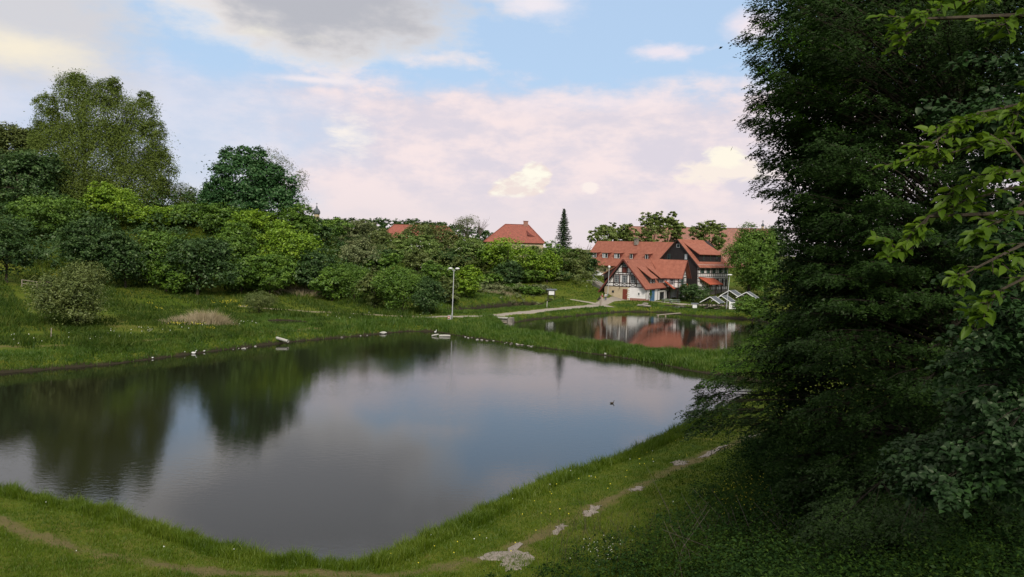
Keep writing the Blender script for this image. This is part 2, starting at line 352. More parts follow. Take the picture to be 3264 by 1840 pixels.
for k, (poly, wl, w) in enumerate(PONDS):
    P = np.array(poly); c0 = P.mean(0); out = []
    for p in P:                      # the sheet runs on under the bank
        d = p - c0; out.append(p + d / np.linalg.norm(d) * 1.6)
    m = MB(); m.add([(x, y, wl) for x, y in out], [tuple(range(len(out)))])
    me_o = m.build('water', M_water if k == 0 else M_water2); tag(me_o, kind='structure')
    if me_o.data.polygons[0].normal.z < 0: me_o.data.flip_normals()

# ------------------------------------------------------------------ paths
M_gravel = speckle('pale_gravel', (.24, .21, .17), (.36, .32, .27), 6, .95, .03, .1)
def strip(pts, w0, w1, mtl, name='path', lift=.045, seed=0):
    P = [Vector((p[0], p[1], 0)) for p in pts]; fine = []
    for a, b in zip(P[:-1], P[1:]):
        n = max(2, int((b - a).length / .6)); fine += [a.lerp(b, i / n) for i in range(n)]
    fine.append(P[-1]); m = 9; V = []; rs = random.Random(seed)
    for i, p in enumerate(fine):
        t = i / (len(fine) - 1); w = w0 * (1 - t) + w1 * t
        d = (fine[min(i + 1, len(fine) - 1)] - fine[max(i - 1, 0)]).normalized(); nx = Vector((-d.y, d.x, 0))
        wl_ = w * (1 + rs.uniform(-.16, .16)); wr = w * (1 + rs.uniform(-.16, .16))
        for j in range(m):
            s = -wl_ / 2 + (wl_ + wr) / 2 * j / (m - 1); q = p + nx * s; V.append((q.x, q.y, 0))
    V = np.array(V); e = np.tile(np.array([-.06] + [0] * (m - 2) + [-.06]), len(fine)); V[:, 2] = gz(V[:, 0], V[:, 1]) + lift + e
    I = np.arange(len(V)).reshape(len(fine), m)
    Q = np.stack([I[:-1, :-1], I[:-1, 1:], I[1:, 1:], I[1:, :-1]], -1).reshape(-1, 4)
    o = link(name, mesh_np(name, V, Q[:, ::-1]), mtl); return tag(o, kind='structure')
LP = [xy(PZ(*a)) for a in [(1350, 1013, 1.25), (1399, 1012, 1.25), (1442, 1011, 1.25), (1560, 1008, 1.2), (1628, 1000, 1.05), (1721, 991, 1), (1814, 982, 1), (1900, 976, 1), (1940, 975, 1.05)]]
strip(LP, 1.5, 3.2, M_gravel, seed=1)
FK = [xy(PZ(*a, 1.2)) for a in [(1948, 975), (1915, 971), (1880, 967), (1820, 963)]]
HP = [xy(PZ(*a, 1.25)) for a in [(1905, 971), (1935, 963), (1984, 958), (2046, 959), (2110, 963), (2180, 967), (2240, 970), (2330, 972)]]
UP = [xy(PZ(*a)) for a in [(762, 976, 2.2), (850, 983, 2.0), (942, 990, 1.8), (1073, 998, 1.6), (1228, 1006, 1.5), (1352, 1012, 1.25)]]
strip(FK, 2.2, 1.2, M_gravel, lift=.07, seed=2)
strip(HP, 2.4, 4.6, M_gravel, lift=.06, seed=3)
strip(UP, .7, 1.5, speckle('dusty_trail', (.17, .15, .08), (.27, .23, .15), 3, .95), lift=.05, seed=4)
M_bare = speckle('bare_soil_gravel', (.20, .17, .14), (.33, .29, .25), 9, .95, .03, .1)
def patch(outline, z, seed):
    P = np.array([xy(PZ(a, b, z)) for a, b in outline]); c0 = P.mean(0); n = 48; rs = np.random.default_rng(seed)
    L = np.vstack([P, P[:1]]); seg = np.r_[0, np.cumsum(np.hypot(*np.diff(L, axis=0).T))]; t = np.linspace(0, seg[-1], n, endpoint=False)
    B = np.stack([np.interp(t, seg, L[:, 0]), np.interp(t, seg, L[:, 1])], 1); B += rs.normal(0, .085, B.shape)
    rings = [c0 + (B - c0) * s for s in (1, .93, .7, .45, .2)]; V = np.vstack(rings + [c0[None]]); z_ = gz(V[:, 0], V[:, 1]) + .03; z_[:n] -= .05
    V = np.c_[V, z_]; Q = []
    fs = [(k * n + i, k * n + (i + 1) % n, (k + 1) * n + (i + 1) % n, (k + 1) * n + i) for k in range(4) for i in range(n)] + [(4 * n + i, 4 * n + (i + 1) % n, 5 * n) for i in range(n)]
    m = MB(); m.add(V.tolist(), fs); tag(m.build('path', M_bare), kind='structure')
patch([(1515, 1778), (1560, 1755), (1625, 1750), (1648, 1715), (1668, 1722), (1652, 1748), (1700, 1770), (1705, 1795), (1660, 1825), (1615, 1830), (1600, 1795), (1560, 1790)], 1.25, 1)
patch([(1757, 1688), (1780, 1668), (1803, 1662), (1795, 1678), (1770, 1694)], 1.25, 2)
patch([(1862, 1632), (1885, 1612), (1915, 1607), (1905, 1624), (1872, 1636)], 1.25, 3)
patch([(2008, 1566), (2025, 1552), (2050, 1550), (2042, 1564), (2018, 1572)], 1.25, 4)
patch([(2143, 1470), (2165, 1464), (2195, 1470), (2180, 1482), (2150, 1480)], 1.25, 5)
patch([(2230, 1462), (2265, 1445), (2300, 1424), (2322, 1420), (2300, 1440), (2262, 1460)], 1.25, 6)
patch([(2370, 1400), (2400, 1392), (2425, 1390), (2410, 1400), (2385, 1405)], 1.25, 7)

def offpath(X, Y):
    return (polyline_d(LP, X, Y) > 1.5) & (polyline_d(UP, X, Y) > .6) & (polyline_d(FK, X, Y) > 1.6) & (polyline_d(HP, X, Y) > 2.2)

def foot_D(px, bot, lo=72, hi=240):
    """distance at which the ground shows at that spot"""
    D = np.arange(lo, hi, .5); X = np.array([PD(px, bot, d).x for d in D]); zr = np.array([PD(px, bot, d).z for d in D])
    k = np.nonzero(gz(X, D) >= zr)[0]; return float(D[k[0]]) if len(k) else None

# ------------------------------------------------------------------ building materials
def tile_mat(name, a, b, rows=3.2, mott=0.0, c=None):
    def f(gg):
        co = obj_co(gg); s = gg.n('ShaderNodeSeparateXYZ'); gg.t.links.new(co, s.inputs[0])
        w = gg.m('FRACT', gg.m('MULTIPLY', s.outputs[2], rows)); n = gg.noise(co, 1.2, 5, .65); n2_ = gg.noise(co, 9, 3, .7)
        colr = gg.ramp(gg.m('ADD', gg.m('MULTIPLY', n, .6), gg.m('MULTIPLY', n2_, .4)), [(.36, a), (.64, b)])
        if c: colr = gg.mix(gg.ss(gg.noise(co, 3.0, 4, .8), .5, .62), colr, c)
        colr = gg.mix(gg.m('MULTIPLY', gg.ss(w, .8, 1.0), .35), colr, tuple(x * .45 for x in a))
        return pbsdf(gg, colr, .85, gg.m('ADD', w, gg.m('MULTIPLY', n2_, .5)), .2, 0, .05, .8)
    return mat(name, f)
M_tile = tile_mat('red_roof_tiles', (.24, .083, .055), (.38, .145, .095))
M_tile2 = tile_mat('bright_red_tiles', (.34, .075, .042), (.47, .125, .07))
M_tileold = tile_mat('old_mottled_tiles', (.24, .105, .08), (.40, .20, .15), 2.5, 0, (.15, .11, .09))
M_tilef = tile_mat('far_red_tiles', (.24, .075, .055), (.37, .125, .09), 2.5, 0, (.16, .08, .06))
M_white = speckle('white_render', (.66, .63, .62), (.76, .74, .73), 1.2, .9, .01, .1)
M_beige = speckle('sandstone_render', (.36, .29, .19), (.50, .41, .28), 1.0, .9, .03, .1)
M_stone = speckle('rubble_stone', (.13, .12, .10), (.34, .31, .27), 2.2, .95, .12, .1)
M_brickb = speckle('brick_plinth', (.25, .12, .09), (.34, .18, .14), 3, .9)
M_timber = speckle('dark_timber', (.018, .013, .011), (.040, .030, .026), 4, .8)
M_slate = speckle('dark_boarding', (.014, .011, .012), (.028, .024, .024), 1.5, .75, .02)
M_wframe = speckle('grey_window_frame', (.30, .31, .32), (.42, .43, .44), 5, .6)
M_wwhite = speckle('white_window_frame', (.68, .68, .66), (.78, .78, .76), 5, .6)
M_red = speckle('red_brown_door', (.12, .025, .016), (.19, .04, .025), 4, .6)
M_redtim = speckle('dark_red_timber', (.10, .025, .018), (.15, .04, .03), 4, .7)
M_blue = speckle('blue_door', (.05, .12, .22), (.075, .17, .30), 2, .6)
M_green = speckle('green_shutter', (.030, .060, .050), (.05, .09, .075), 4, .7)
M_grey = speckle('grey_paint', (.30, .31, .31), (.42, .43, .43), 3, .5)
M_lampw = speckle('lamp_opal', (.62, .62, .60), (.74, .74, .72), 3, .4)
M_wood = speckle('weathered_wood', (.20, .17, .13), (.36, .31, .25), 4, .9, .03)
M_felt = speckle('grey_roof_felt', (.07, .08, .09), (.12, .135, .15), 2, .85)
M_conc = speckle('pale_concrete', (.34, .33, .29), (.50, .49, .44), 4, .9, .02)
M_flow = speckle('red_flowers', (.25, .04, .04), (.42, .09, .07), 9, .9)
def glass_f(gg):
    n = gg.noise(obj_co(gg), .8, 2, .5); return pbsdf(gg, gg.ramp(n, [(.4, (.010, .014, .020)), (.6, (.03, .045, .06))]), .08, None, .8)
M_glass = mat('window_glass', glass_f)
def curt_f(gg):
    n = gg.noise(obj_co(gg), 3, 2, .5); return pbsdf(gg, gg.ramp(n, [(.4, (.30, .33, .36)), (.6, (.48, .50, .52))]), .3, None, .5)
M_curt = mat('curtained_glass', curt_f)

class Wall:
    """a flat wall in its house's own axes: s along, t up, d outwards"""
    def __init__(s, o, along, out): s.o = Vector(o); s.a = Vector(along).normalized(); s.n = Vector(out).normalized()
    def p(s, u, v, d=0.0): return s.o + s.a * u + Vector((0, 0, 1)) * v + s.n * d
    def beam(s, m, u0, v0, u1, v1, w=.20, d=.05): m.bar(s.p(u0, v0, 0), s.p(u1, v1, 0), w * .8, d * 2, s.n); return m
    def rect(s, m, u0, u1, v0, v1, d0, d1): return m.prism([s.p(u0, v0, d0), s.p(u1, v0, d0), s.p(u1, v1, d0), s.p(u0, v1, d0)], s.n * (d1 - d0))
    def window(s, root, u, v, w, h, fm=None, nx=2, ny=2, glass=None, name='window', d=.06, outer=None):
        m = MB(); t = .09
        s.rect(m, u - w / 2, u + w / 2, v, v + t, .0, d); s.rect(m, u - w / 2, u + w / 2, v + h - t, v + h, 0, d)
        s.rect(m, u - w / 2, u - w / 2 + t, v + t, v + h - t, 0, d); s.rect(m, u + w / 2 - t, u + w / 2, v + t, v + h - t, 0, d)
        for i in range(1, nx): x = u - w / 2 + w * i / nx; s.rect(m, x - .045, x + .045, v + t, v + h - t, 0, d * .9)
        for i in range(1, ny): y = v + h * i / ny; s.rect(m, u - w / 2 + t, u + w / 2 - t, y - .025, y + .025, 0, d * .8)
        f = m.build(name, fm or M_wframe, root); g_ = MB(); s.rect(g_, u - w / 2 + t, u + w / 2 - t, v + t, v + h - t, .003, d * .4); g_.build('pane', glass or M_glass, f)
        if outer:
            o = MB(); k = .10
            s.rect(o, u - w / 2 - k, u - w / 2 - .003, v - k, v + h + k, .002, .05); s.rect(o, u + w / 2 + .003, u + w / 2 + k, v - k, v + h + k, .002, .05); s.rect(o, u - w / 2 - .003, u + w / 2 + .003, v - k, v - .003, .002, .05); s.rect(o, u - w / 2 - .003, u + w / 2 + .003, v + h + .003, v + h + k, .002, .05)
            o.build('casing', outer, f)
        return f
def slab(m, pts, th=.16):      # sloping roof slab, thickness below
    a, b, c = (Vector(p) for p in pts[:3]); n = (b - a).cross(c - a).normalized()
    if n.z < 0: n = -n
    return m.prism(pts, -n * th)
HOUSES = 'buildings of the old mill group'

# ------------------------------------------------------------------ half-timbered house in front
def front_house():
    ang = math.atan2(-.488, .873)
    r_ = thing('timber_framed_house', 'white half-timbered house with red roof, cross gable and blue door, nearest the pond', 'house', (29.0, 173.8, 0), ang, HOUSES)
    W, RX, RZ, EZ, L = 9.66, -5.05, 10.45, 4.3, 25.0
    # ground floor: stone left, white right
    m = MB(); m.box(-W, -3.75, 0, L, .4, EZ - .02); m.build('stone_wall', M_beige, r_)
    m = MB(); m.box(-3.747, 0, .0, 13.2, .4, EZ - .02); m.box(-3.747, -.0, 13.2, L, .4, EZ - .02); m.build('wall', M_white, r_)
    m = MB(); m.box(-3.6, .05, -.05, .0, .4, 1.95); m.box(0, .05, 0, 2.2, .4, 1.75); m.build('plinth', M_brickb, r_)
    m = MB()
    for k in range(5): m.box(-4.15 + .1 * (k % 2), -3.7, -.06, 0, 1.9 + k * .45, 2.2 + k * .45)
    m.build('corner_stones', M_white, r_)
    # gable
    m = MB(); m.prism([(-W, 0, EZ), (0, 0, EZ), (RX, 0, RZ - .15)], (0, L, 0)); m.build('gable_wall', M_white, r_)
    g0 = Wall((0, -.0, 0), (1, 0, 0), (0, -1, 0)); m = MB()
    def roofx(z, side): # x of the roof line at height z
        return RX + (RZ - .3 - z) / (RZ - .3 - EZ) * ((0 - RX) if side > 0 else (-W - RX))
    for z in (EZ + .08, 5.15, 7.0, 7.42, 8.6):
        g0.beam(m, roofx(z, -1), z, roofx(z, 1), z, .20)
    g0.beam(m, -W + .1, EZ, RX, RZ - .25, .26, .06); g0.beam(m, 0 - .1, EZ, RX, RZ - .25, .26, .06)
    for x in (-7.55, -6.05, -5.55, -4.35, -3.85, -2.2): g0.beam(m, x, EZ, x, 7.0, .19, .055)
    for x in (-6.55, -5.62, -4.38, -3.45): g0.beam(m, x, 7.42, x, min(8.6 if abs(x + 5) > 1 else 9.9, 9.9), .17, .055)
    for x in (-7.2, -6.4, -5.4, -4.6, -3.7, -2.9): g0.beam(m, x, 7.0, x, 7.42, .15, .055)
    g0.beam(m, -9.0, EZ + .1, -7.55, 6.6, .17, .055); g0.beam(m, -.75, EZ + .1, -2.2, 6.6, .17, .055)
    for a, b in ((-7.55, -6.05), (-5.55, -4.35), (-3.85, -2.2)):
        g0.beam(m, a, EZ + .15, b, 5.1, .12, .052); g0.beam(m, b, EZ + .15, a, 5.1, .12, .05)
    m.build('timber_frame', M_timber, r_)
    for x in (-6.8, -4.95, -3.05): g0.window(r_, x, 5.25, 1.15, 1.62, M_wframe, 3, 3, d=.09, outer=M_redtim)
    g0.window(r_, -5.0, 8.68, .95, .95, M_wframe, 2, 2, d=.09, outer=M_timber)
    m = MB(); g0.rect(m, -5.5, -4.5, 7.46, 8.55, .03, .09); m.build('hatch', M_redtim, r_)
    m = MB(); g0.rect(m, -5.3, -4.25, 1.55, 3.82, .02, .08)
    dr = m.build('door', M_red, r_); m = MB(); m.box(-4.42, -4.36, -.14, -.08, 2.6, 2.75); m.build('handle', M_grey, dr)
    g0.window(r_, -1.55, 2.55, .48, .72, M_wwhite, 1, 1, d=.08, outer=M_white)
    g0.window(r_, -7.6, 2.9, .5, .5, M_timber, 1, 1, d=.05)
    m = MB(); m.tube([(-5.95, -.06, 4.2), (-5.95, -.45, 4.15), (-5.95, -.45, 3.9)], [.04, .04, .12], 6); m.build('wall_lamp', M_timber, r_)
    # right wall
    rw = Wall((0, 0, 0), (0, 1, 0), (1, 0, 0)); m = MB()
    for y in (.12, 7.9, 13.1): rw.beam(m, y, .6, y, EZ, .22, .05)
    rw.beam(m, 0, EZ - .15, 13.2, EZ - .15, .2, .05); rw.beam(m, 7.9, 3.55, 13.1, 3.55, .2, .05)
    for k in range(9): rw.beam(m, 8.2 + k * .6, 3.6, 8.2 + k * .6, 4.1, .12, .05)
    m.build('timber_frame', M_timber, r_)
    m = MB(); rw.rect(m, 2.7, 5.6, .6, 3.65, .02, .09); bd = m.build('door', M_blue, r_); bd['label'] = 'wide blue double door'
    m = MB(); rw.rect(m, 2.55, 5.75, 3.67, 3.85, 0, .14); m.build('door_lintel', M_timber, r_)
    m = MB(); rw.rect(m, 9.0, 12.2, 3.1, 3.45, .05, .16); sg = m.build('sign_board', M_conc, r_)
    m = MB(); rw.rect(m, 9.3, 11.9, 3.62, 4.0, .06, .12); m.build('sign_board', M_timber, r_)
    rw.window(r_, 10.6, .75, 2.7, 2.3, M_timber, 3, 2, d=.1, name='shop_window')
    # roof
    o = 1.15; m = MB(); zr = RZ
    sl_ = (RZ - EZ) / (0 - RX); ex = .38; ez = EZ - ex * sl_ + .22
    slab(m, [(RX, -o, zr), (RX, L + .5, zr), (ex, L + .5, ez), (ex, -o, ez)], .16)
    sL = (RZ - EZ) / (W + RX); exl = -W - .95; ezl = RZ - (RX - exl) * sL
    slab(m, [(RX - .003, -o, zr), (exl, -o, ezl), (exl, L + .5, ezl), (RX - .003, L + .5, zr)], .16)
    roof = m.build('roof', M_tile, r_)
    m = MB(); m.bar((RX + .05, -o - .03, zr - .12), (ex + .02, -o - .03, ez - .12), .06, .30); m.bar((RX - .05, -o - .03, zr - .12), (exl - .02, -o - .03, ezl - .12), .06, .30)
    m.build('bargeboard', M_redtim, roof)
    m = MB(); m.bar((ex + .06, -o, ez - .1), (ex + .06, 13, ez - .1), .12, .12); m.build('gutter', M_redtim, roof)
    m = MB(); slab(m, [(RX - .5, -o + .03, zr - .95), (exl + .1, -o + .03, ezl - .16), (exl + .1, -.02, ezl - .16), (RX - .5, -.02, zr - .95)], .03); m.build('soffit', M_timber, roof)
    # left shed dormer, seen in profile
    m = MB(); slab(m, [(-6.3, -.9, 9.1), (-10.1, -.9, 6.85), (-10.1, 6, 6.85), (-6.3, 6, 9.1)], .14); d_ = m.build('dormer', M_tile, r_)
    m = MB(); m.prism([(-6.5, -.6, 8.85), (-9.7, -.6, 6.95), (-9.4, -.6, 5.9), (-8.2, -.6, 6.6)], (0, .15, 0)); m.prism([(-9.7, -.45, 6.92), (-9.7, 5.6, 6.92), (-9.7, 5.6, 5.2), (-9.7, -.45, 5.2)], (.1, 0, 0)); m.build('dormer_wall', M_timber, d_)
    # right shed dormers
    for y0, y1 in ((3.9, 7.4), (9.9, 13.0)):
        xf = -.55; zt = 6.35; zf = RZ - (xf - RX) * sl_ + .1
        m = MB(); slab(m, [(-3.55, y0 - .35, 8.85), (-3.55, y1 + .3, 8.85), (.1, y1 + .3, 6.25), (.1, y0 - .35, 6.25)], .13); d_ = m.build('dormer', M_tile, r_)
        m = MB()
        for y in (y0, y1 - .12): m.prism([(-3.3, y, 8.55), (xf, y, 6.60), (xf, y, zf - .3), (-3.3, y, 8.2)], (0, .12, 0))
        m.box(xf - .1, xf, y0 + .123, y1 - .123, zf - .3, 6.55); m.build('dormer_wall', M_timber, d_)
        dw = Wall((xf, 0, 0), (0, 1, 0), (1, 0, 0))
        for yc in (y0 + .75, y1 - .9): dw.window(d_, yc, zf + .12, .95, 6.45 - zf - .2, M_wframe, 2, 2, d=.05)
        m = MB(); m.bar((.12, y0 - .35, 6.2), (.12, y1 + .3, 6.2), .06, .16); m.build('fascia', M_redtim, d_)
    # small skirt roof below the second dormer, lean-to beyond the wing
    m = MB(); slab(m, [(.0, 12.0, 5.6), (.0, 13.3, 5.6), (2.4, 13.3, 3.85), (2.4, 12.0, 3.85)], .12); m.build('skirt_roof', M_tile2, r_)
    # cross wing
    y0, y1, xw, ze, yr = 13.3, 19.3, 3.0, 6.35, 16.3
    m = MB(); m.prism([(xw, y0, 4.0), (xw, y1, 4.0), (xw, y1, ze), (xw, yr, RZ - .2), (xw, y0, ze)], (-4.5, 0, 0)); m.build('wing_wall', M_white, r_)
    wz = Wall((xw, 0, 0), (0, 1, 0), (1, 0, 0)); ws = Wall((0, y0, 0), (1, 0, 0), (0, -1, 0)); m = MB()
    for z in (4.08, 5.3, 6.4, 6.95, 8.1): 
        k = 0 if z <= ze else (z - ze) / (RZ - .2 - ze) * 3; wz.beam(m, y0 + k, z, y1 - k, z, .19)
    for y in (y0 + .1, y0 + 1.2, y0 + 4.6, y1 - .1): wz.beam(m, y, 4, y, 6.4, .2, .055)
    for y in (14.9, 15.7, 16.9, 17.7): wz.beam(m, y, 6.95, y, 8.1, .14, .055)
    wz.beam(m, yr, 8.1, yr, 10.0, .16, .055); wz.beam(m, y0, ze, yr, RZ - .2, .2, .06); wz.beam(m, y1, ze, yr, RZ - .2, .2, .06)
    for x in (.15, .95, 2.0, 2.9): ws.beam(m, x, 4.0, x, ze - .1, .16, .055)
    for z in (4.08, 5.3, 6.2): ws.beam(m, .1, z, 2.95, z, .16, .05)
    m.build('timber_frame', M_timber, r_)
    wz.window(r_, 16.1, 4.75, 1.9, 1.5, M_green, 2, 2, d=.09); ws.window(r_, 1.45, 4.75, .8, 1.35, M_wframe, 2, 2, d=.08)
    m = MB(); m.box(xw + .06, xw + .35, 15.0, 17.2, 4.45, 4.7); m.build('flower_box', M_flow, r_)
    m = MB(); m.box(xw + .02, xw + .9, 14.8, 17.5, 3.9, 4.3); m.build('balcony', M_timber, r_)
    m = MB(); ov = 1.0
    slab(m, [(-5.0, yr, RZ), (xw + ov, yr, RZ), (xw + ov, y0 - .45, ze - .12), (-.9, y0 - .45, ze - .12), (-1.6, y0 - .1, ze + .35)], .15)
    slab(m, [(-5.0, yr + .003, RZ), (-.9, y1 + .45, ze - .12), (xw + ov, y1 + .45, ze - .12), (xw + ov, yr + .003, RZ)], .15)
    wr_ = m.build('wing_roof', M_tile, r_)
    m = MB(); m.bar((xw + ov + .03, yr, RZ - .1), (xw + ov + .03, y0 - .45, ze - .22), .06, .28); m.bar((xw + ov + .03, yr, RZ - .1), (xw + ov + .03, y1 + .45, ze - .22), .06, .28); m.bar((-1, y0 - .5, ze - .2), (xw + ov, y0 - .5, ze - .2), .08, .14); m.build('bargeboard', M_redtim, wr_)
    # porch below the wing
    m = MB()
    for x, y in ((2.8, 13.5), (2.8, 16.2), (2.8, 19.1), (.9, 13.5)): m.box(x - .14, x + .14, y - .14, y + .14, .5, 3.98)
    m.box(0, 3.0, 13.3, 19.3, 3.8, 3.995)
    m.bar((2.8, 13.6, 2.9), (2.8, 14.6, 3.8), .12, .12); m.bar((2.8, 16.1, 2.9), (2.8, 15.1, 3.8), .12, .12); m.bar((2.8, 16.3, 2.9), (2.8, 17.3, 3.8), .12, .12); m.build('porch', M_timber, r_)
    rw2 = Wall((0.0, 0, 0), (0, 1, 0), (1, 0, 0))
    rw2.window(r_, 15.1, .8, 1.6, 2.4, M_timber, 2, 2, d=.1, name='shop_window')
    m = MB(); rw2.rect(m, 16.6, 17.7, .6, 2.9, .02, .08); m.build('door', M_wwhite, r_)
    m = MB(); m.box(-.5, 2.2, 20.2, 21.6, .4, 4.05); m.box(-.6, 2.35, 20.1, 21.7, 3.2, 3.5); m.build('white_pier', M_white, r_)
    m = MB(); slab(m, [(-.3, 19.4, 6.5), (-.3, 23.4, 6.5), (2.9, 23.4, 4.0), (2.9, 19.4, 4.0)], .14); m.build('lean_to_roof', M_tile2, r_)
    m = MB(); m.box(-.0, 1.0, 21.7, 24.0, .4, 4.0); m.build('dark_wall', M_timber, r_)
front_house()

# ------------------------------------------------------------------ dark gabled mill
def mill():
    a = Vector((.648, -.762)); ang = math.atan2(a.y, a.x)
    r_ = thing('dark_gabled_house', 'tall house with black boarded gable, red roof and half-timbered side', 'house', (45.2, 196, 0), ang, HOUSES)
    W, L, EZ, RZ, RX = 12.7, 12.6, 9.35, 15.5, -6.35
    m = MB(); m.box(-W, -.003, 0, L, .3, EZ); m.prism([(-W, 0, EZ), (-.003, 0, EZ), (RX, 0, RZ - .2)], (0, L, 0)); m.build('boarded_wall', M_slate, r_)
    gw = Wall((0, 0, 0), (1, 0, 0), (0, -1, 0))
    for x, z, w, h, gm in ((-6.2, 13.4, 1.0, .9, M_glass), (-9.0, 10.3, .8, 1.4, M_glass), (-3.7, 10.4, .95, 1.5, M_curt)): gw.window(r_, x, z, w, h, M_green if h > 1 else M_grey, 1, 1, gm, d=.08)
    m = MB()
    for k in range(40): x = -W + .3 + k * .31; gw.rect(m, x, x + .03, .5, EZ - .05, 0, .018)
    m.build('board_seams', M_timber, r_)
    sw = Wall((0, 0, 0), (0, 1, 0), (1, 0, 0))
    m = MB(); m.box(0, .06, 0, L, 3.0, EZ); m.build('infill_panels', M_white, r_)
    m = MB(); m.box(0, .10, 0, L, .3, 2.98); m.build('stone_base', M_stone, r_)
    sw = Wall((.06, 0, 0), (0, 1, 0), (1, 0, 0)); m = MB()
    for z in (3.1, 4.0, 5.3, 6.0, 6.35, 7.2, 8.2, 9.2): sw.beam(m, 0, z, L, z, .17, .05)
    for z in (3.1,): pass
    for k in range(17): y = .12 + k * (L - .24) / 16; sw.beam(m, y, 6.3, y, 9.2, .15, .055); sw.beam(m, y, 3.0, y, 6.0, .15, .055)
    for y in (.9, 5.2, 8.6): sw.beam(m, y, 7.2, y + .7, 8.9, .13, .052); sw.beam(m, y + .7, 4.0, y, 5.3, .13, .052)
    m.build('timber_frame', M_timber, r_)
    for y in (2.0, 4.3, 6.6, 9.3, 11.6):
        sw.window(r_, y, 7.25, .75, 1.75, M_green, 2, 2, d=.09); m = MB(); sw.rect(m, y - .82, y - .44, 7.2, 9.0, .06, .1); m.build('shutter', M_green, r_)
    for y in (8.0, 10.2, 11.7): sw.window(r_, y, 4.1, .75, 1.75, M_timber, 2, 2, d=.09)
    for y in (1.0, 2.9): m = MB(); sw.rect(m, y - .55, y + .55, 3.2, 4.5, .06, .12); m.build('white_panel', M_wwhite, r_)
    # roof
    s = (RZ - EZ) / (0 - RX); m = MB(); ex = .75; ez = RZ - (ex - RX) * s * 1.0
    slab(m, [(RX, -.35, RZ), (RX, L - 2.2, RZ), (ex, L + .6, ez), (ex, -.35, ez)], .18)
    slab(m, [(RX - .003, -.35, RZ), (-W - ex, -.35, ez), (-W - ex, L + .6, ez), (RX - .003, L - 2.2, RZ)], .18)
    slab(m, [(RX, L - 2.19, RZ - .02), (-W - ex, L + .63, ez - .02), (ex, L + .63, ez - .02)], .1)
    roof = m.build('roof', M_tile, r_)
    m = MB(); m.bar((RX, -.4, RZ - .12), (ex, -.4, ez - .12), .08, .26); m.bar((RX, -.4, RZ - .12), (-W - ex, -.4, ez - .12), .08, .26); m.bar((ex + .05, -.3, ez - .08), (ex + .05, L + .6, ez - .08), .12, .12); m.build('bargeboard', M_timber, roof)
    # long shed dormer
    m = MB(); slab(m, [(-5.2, 1.2, 14.55), (-5.2, 10.6, 14.55), (-.2, 11.0, 11.85), (-.2, .9, 11.85)], .15); d_ = m.build('dormer', M_tile, r_)
    xf = -.75; zf = RZ - (xf - RX) * s; m = MB(); m.box(xf - .1, xf, 1.6, 10.4, zf - .1, 12.1)
    for y in (1.5, 10.3): m.prism([(-4.6, y, 14.1), (xf, y, 12.05), (xf, y, zf - .1), (-4.6, y, 13.6)], (0, .1, 0))
    m.build('dormer_wall', M_slate, d_); dw = Wall((xf, 0, 0), (0, 1, 0), (1, 0, 0))
    for y in (3.2, 6.0, 8.6): dw.window(d_, y, zf + .15, .7, 12.0 - zf - .35, M_timber, 1, 1, d=.05)
    # lean-to porch roof
    m = MB(); slab(m, [(.16, .2, 6.3), (.16, 6.6, 6.0), (2.7, 7.0, 4.6), (2.7, 1.6, 4.6)], .12); m.build('porch_roof', M_tile2, r_)
    for y in (2.0, 4.2, 6.5): m = MB(); m.box(2.3, 2.45, y, y + .15, .5, 4.5); m.build('porch_post', M_timber, r_)
mill()

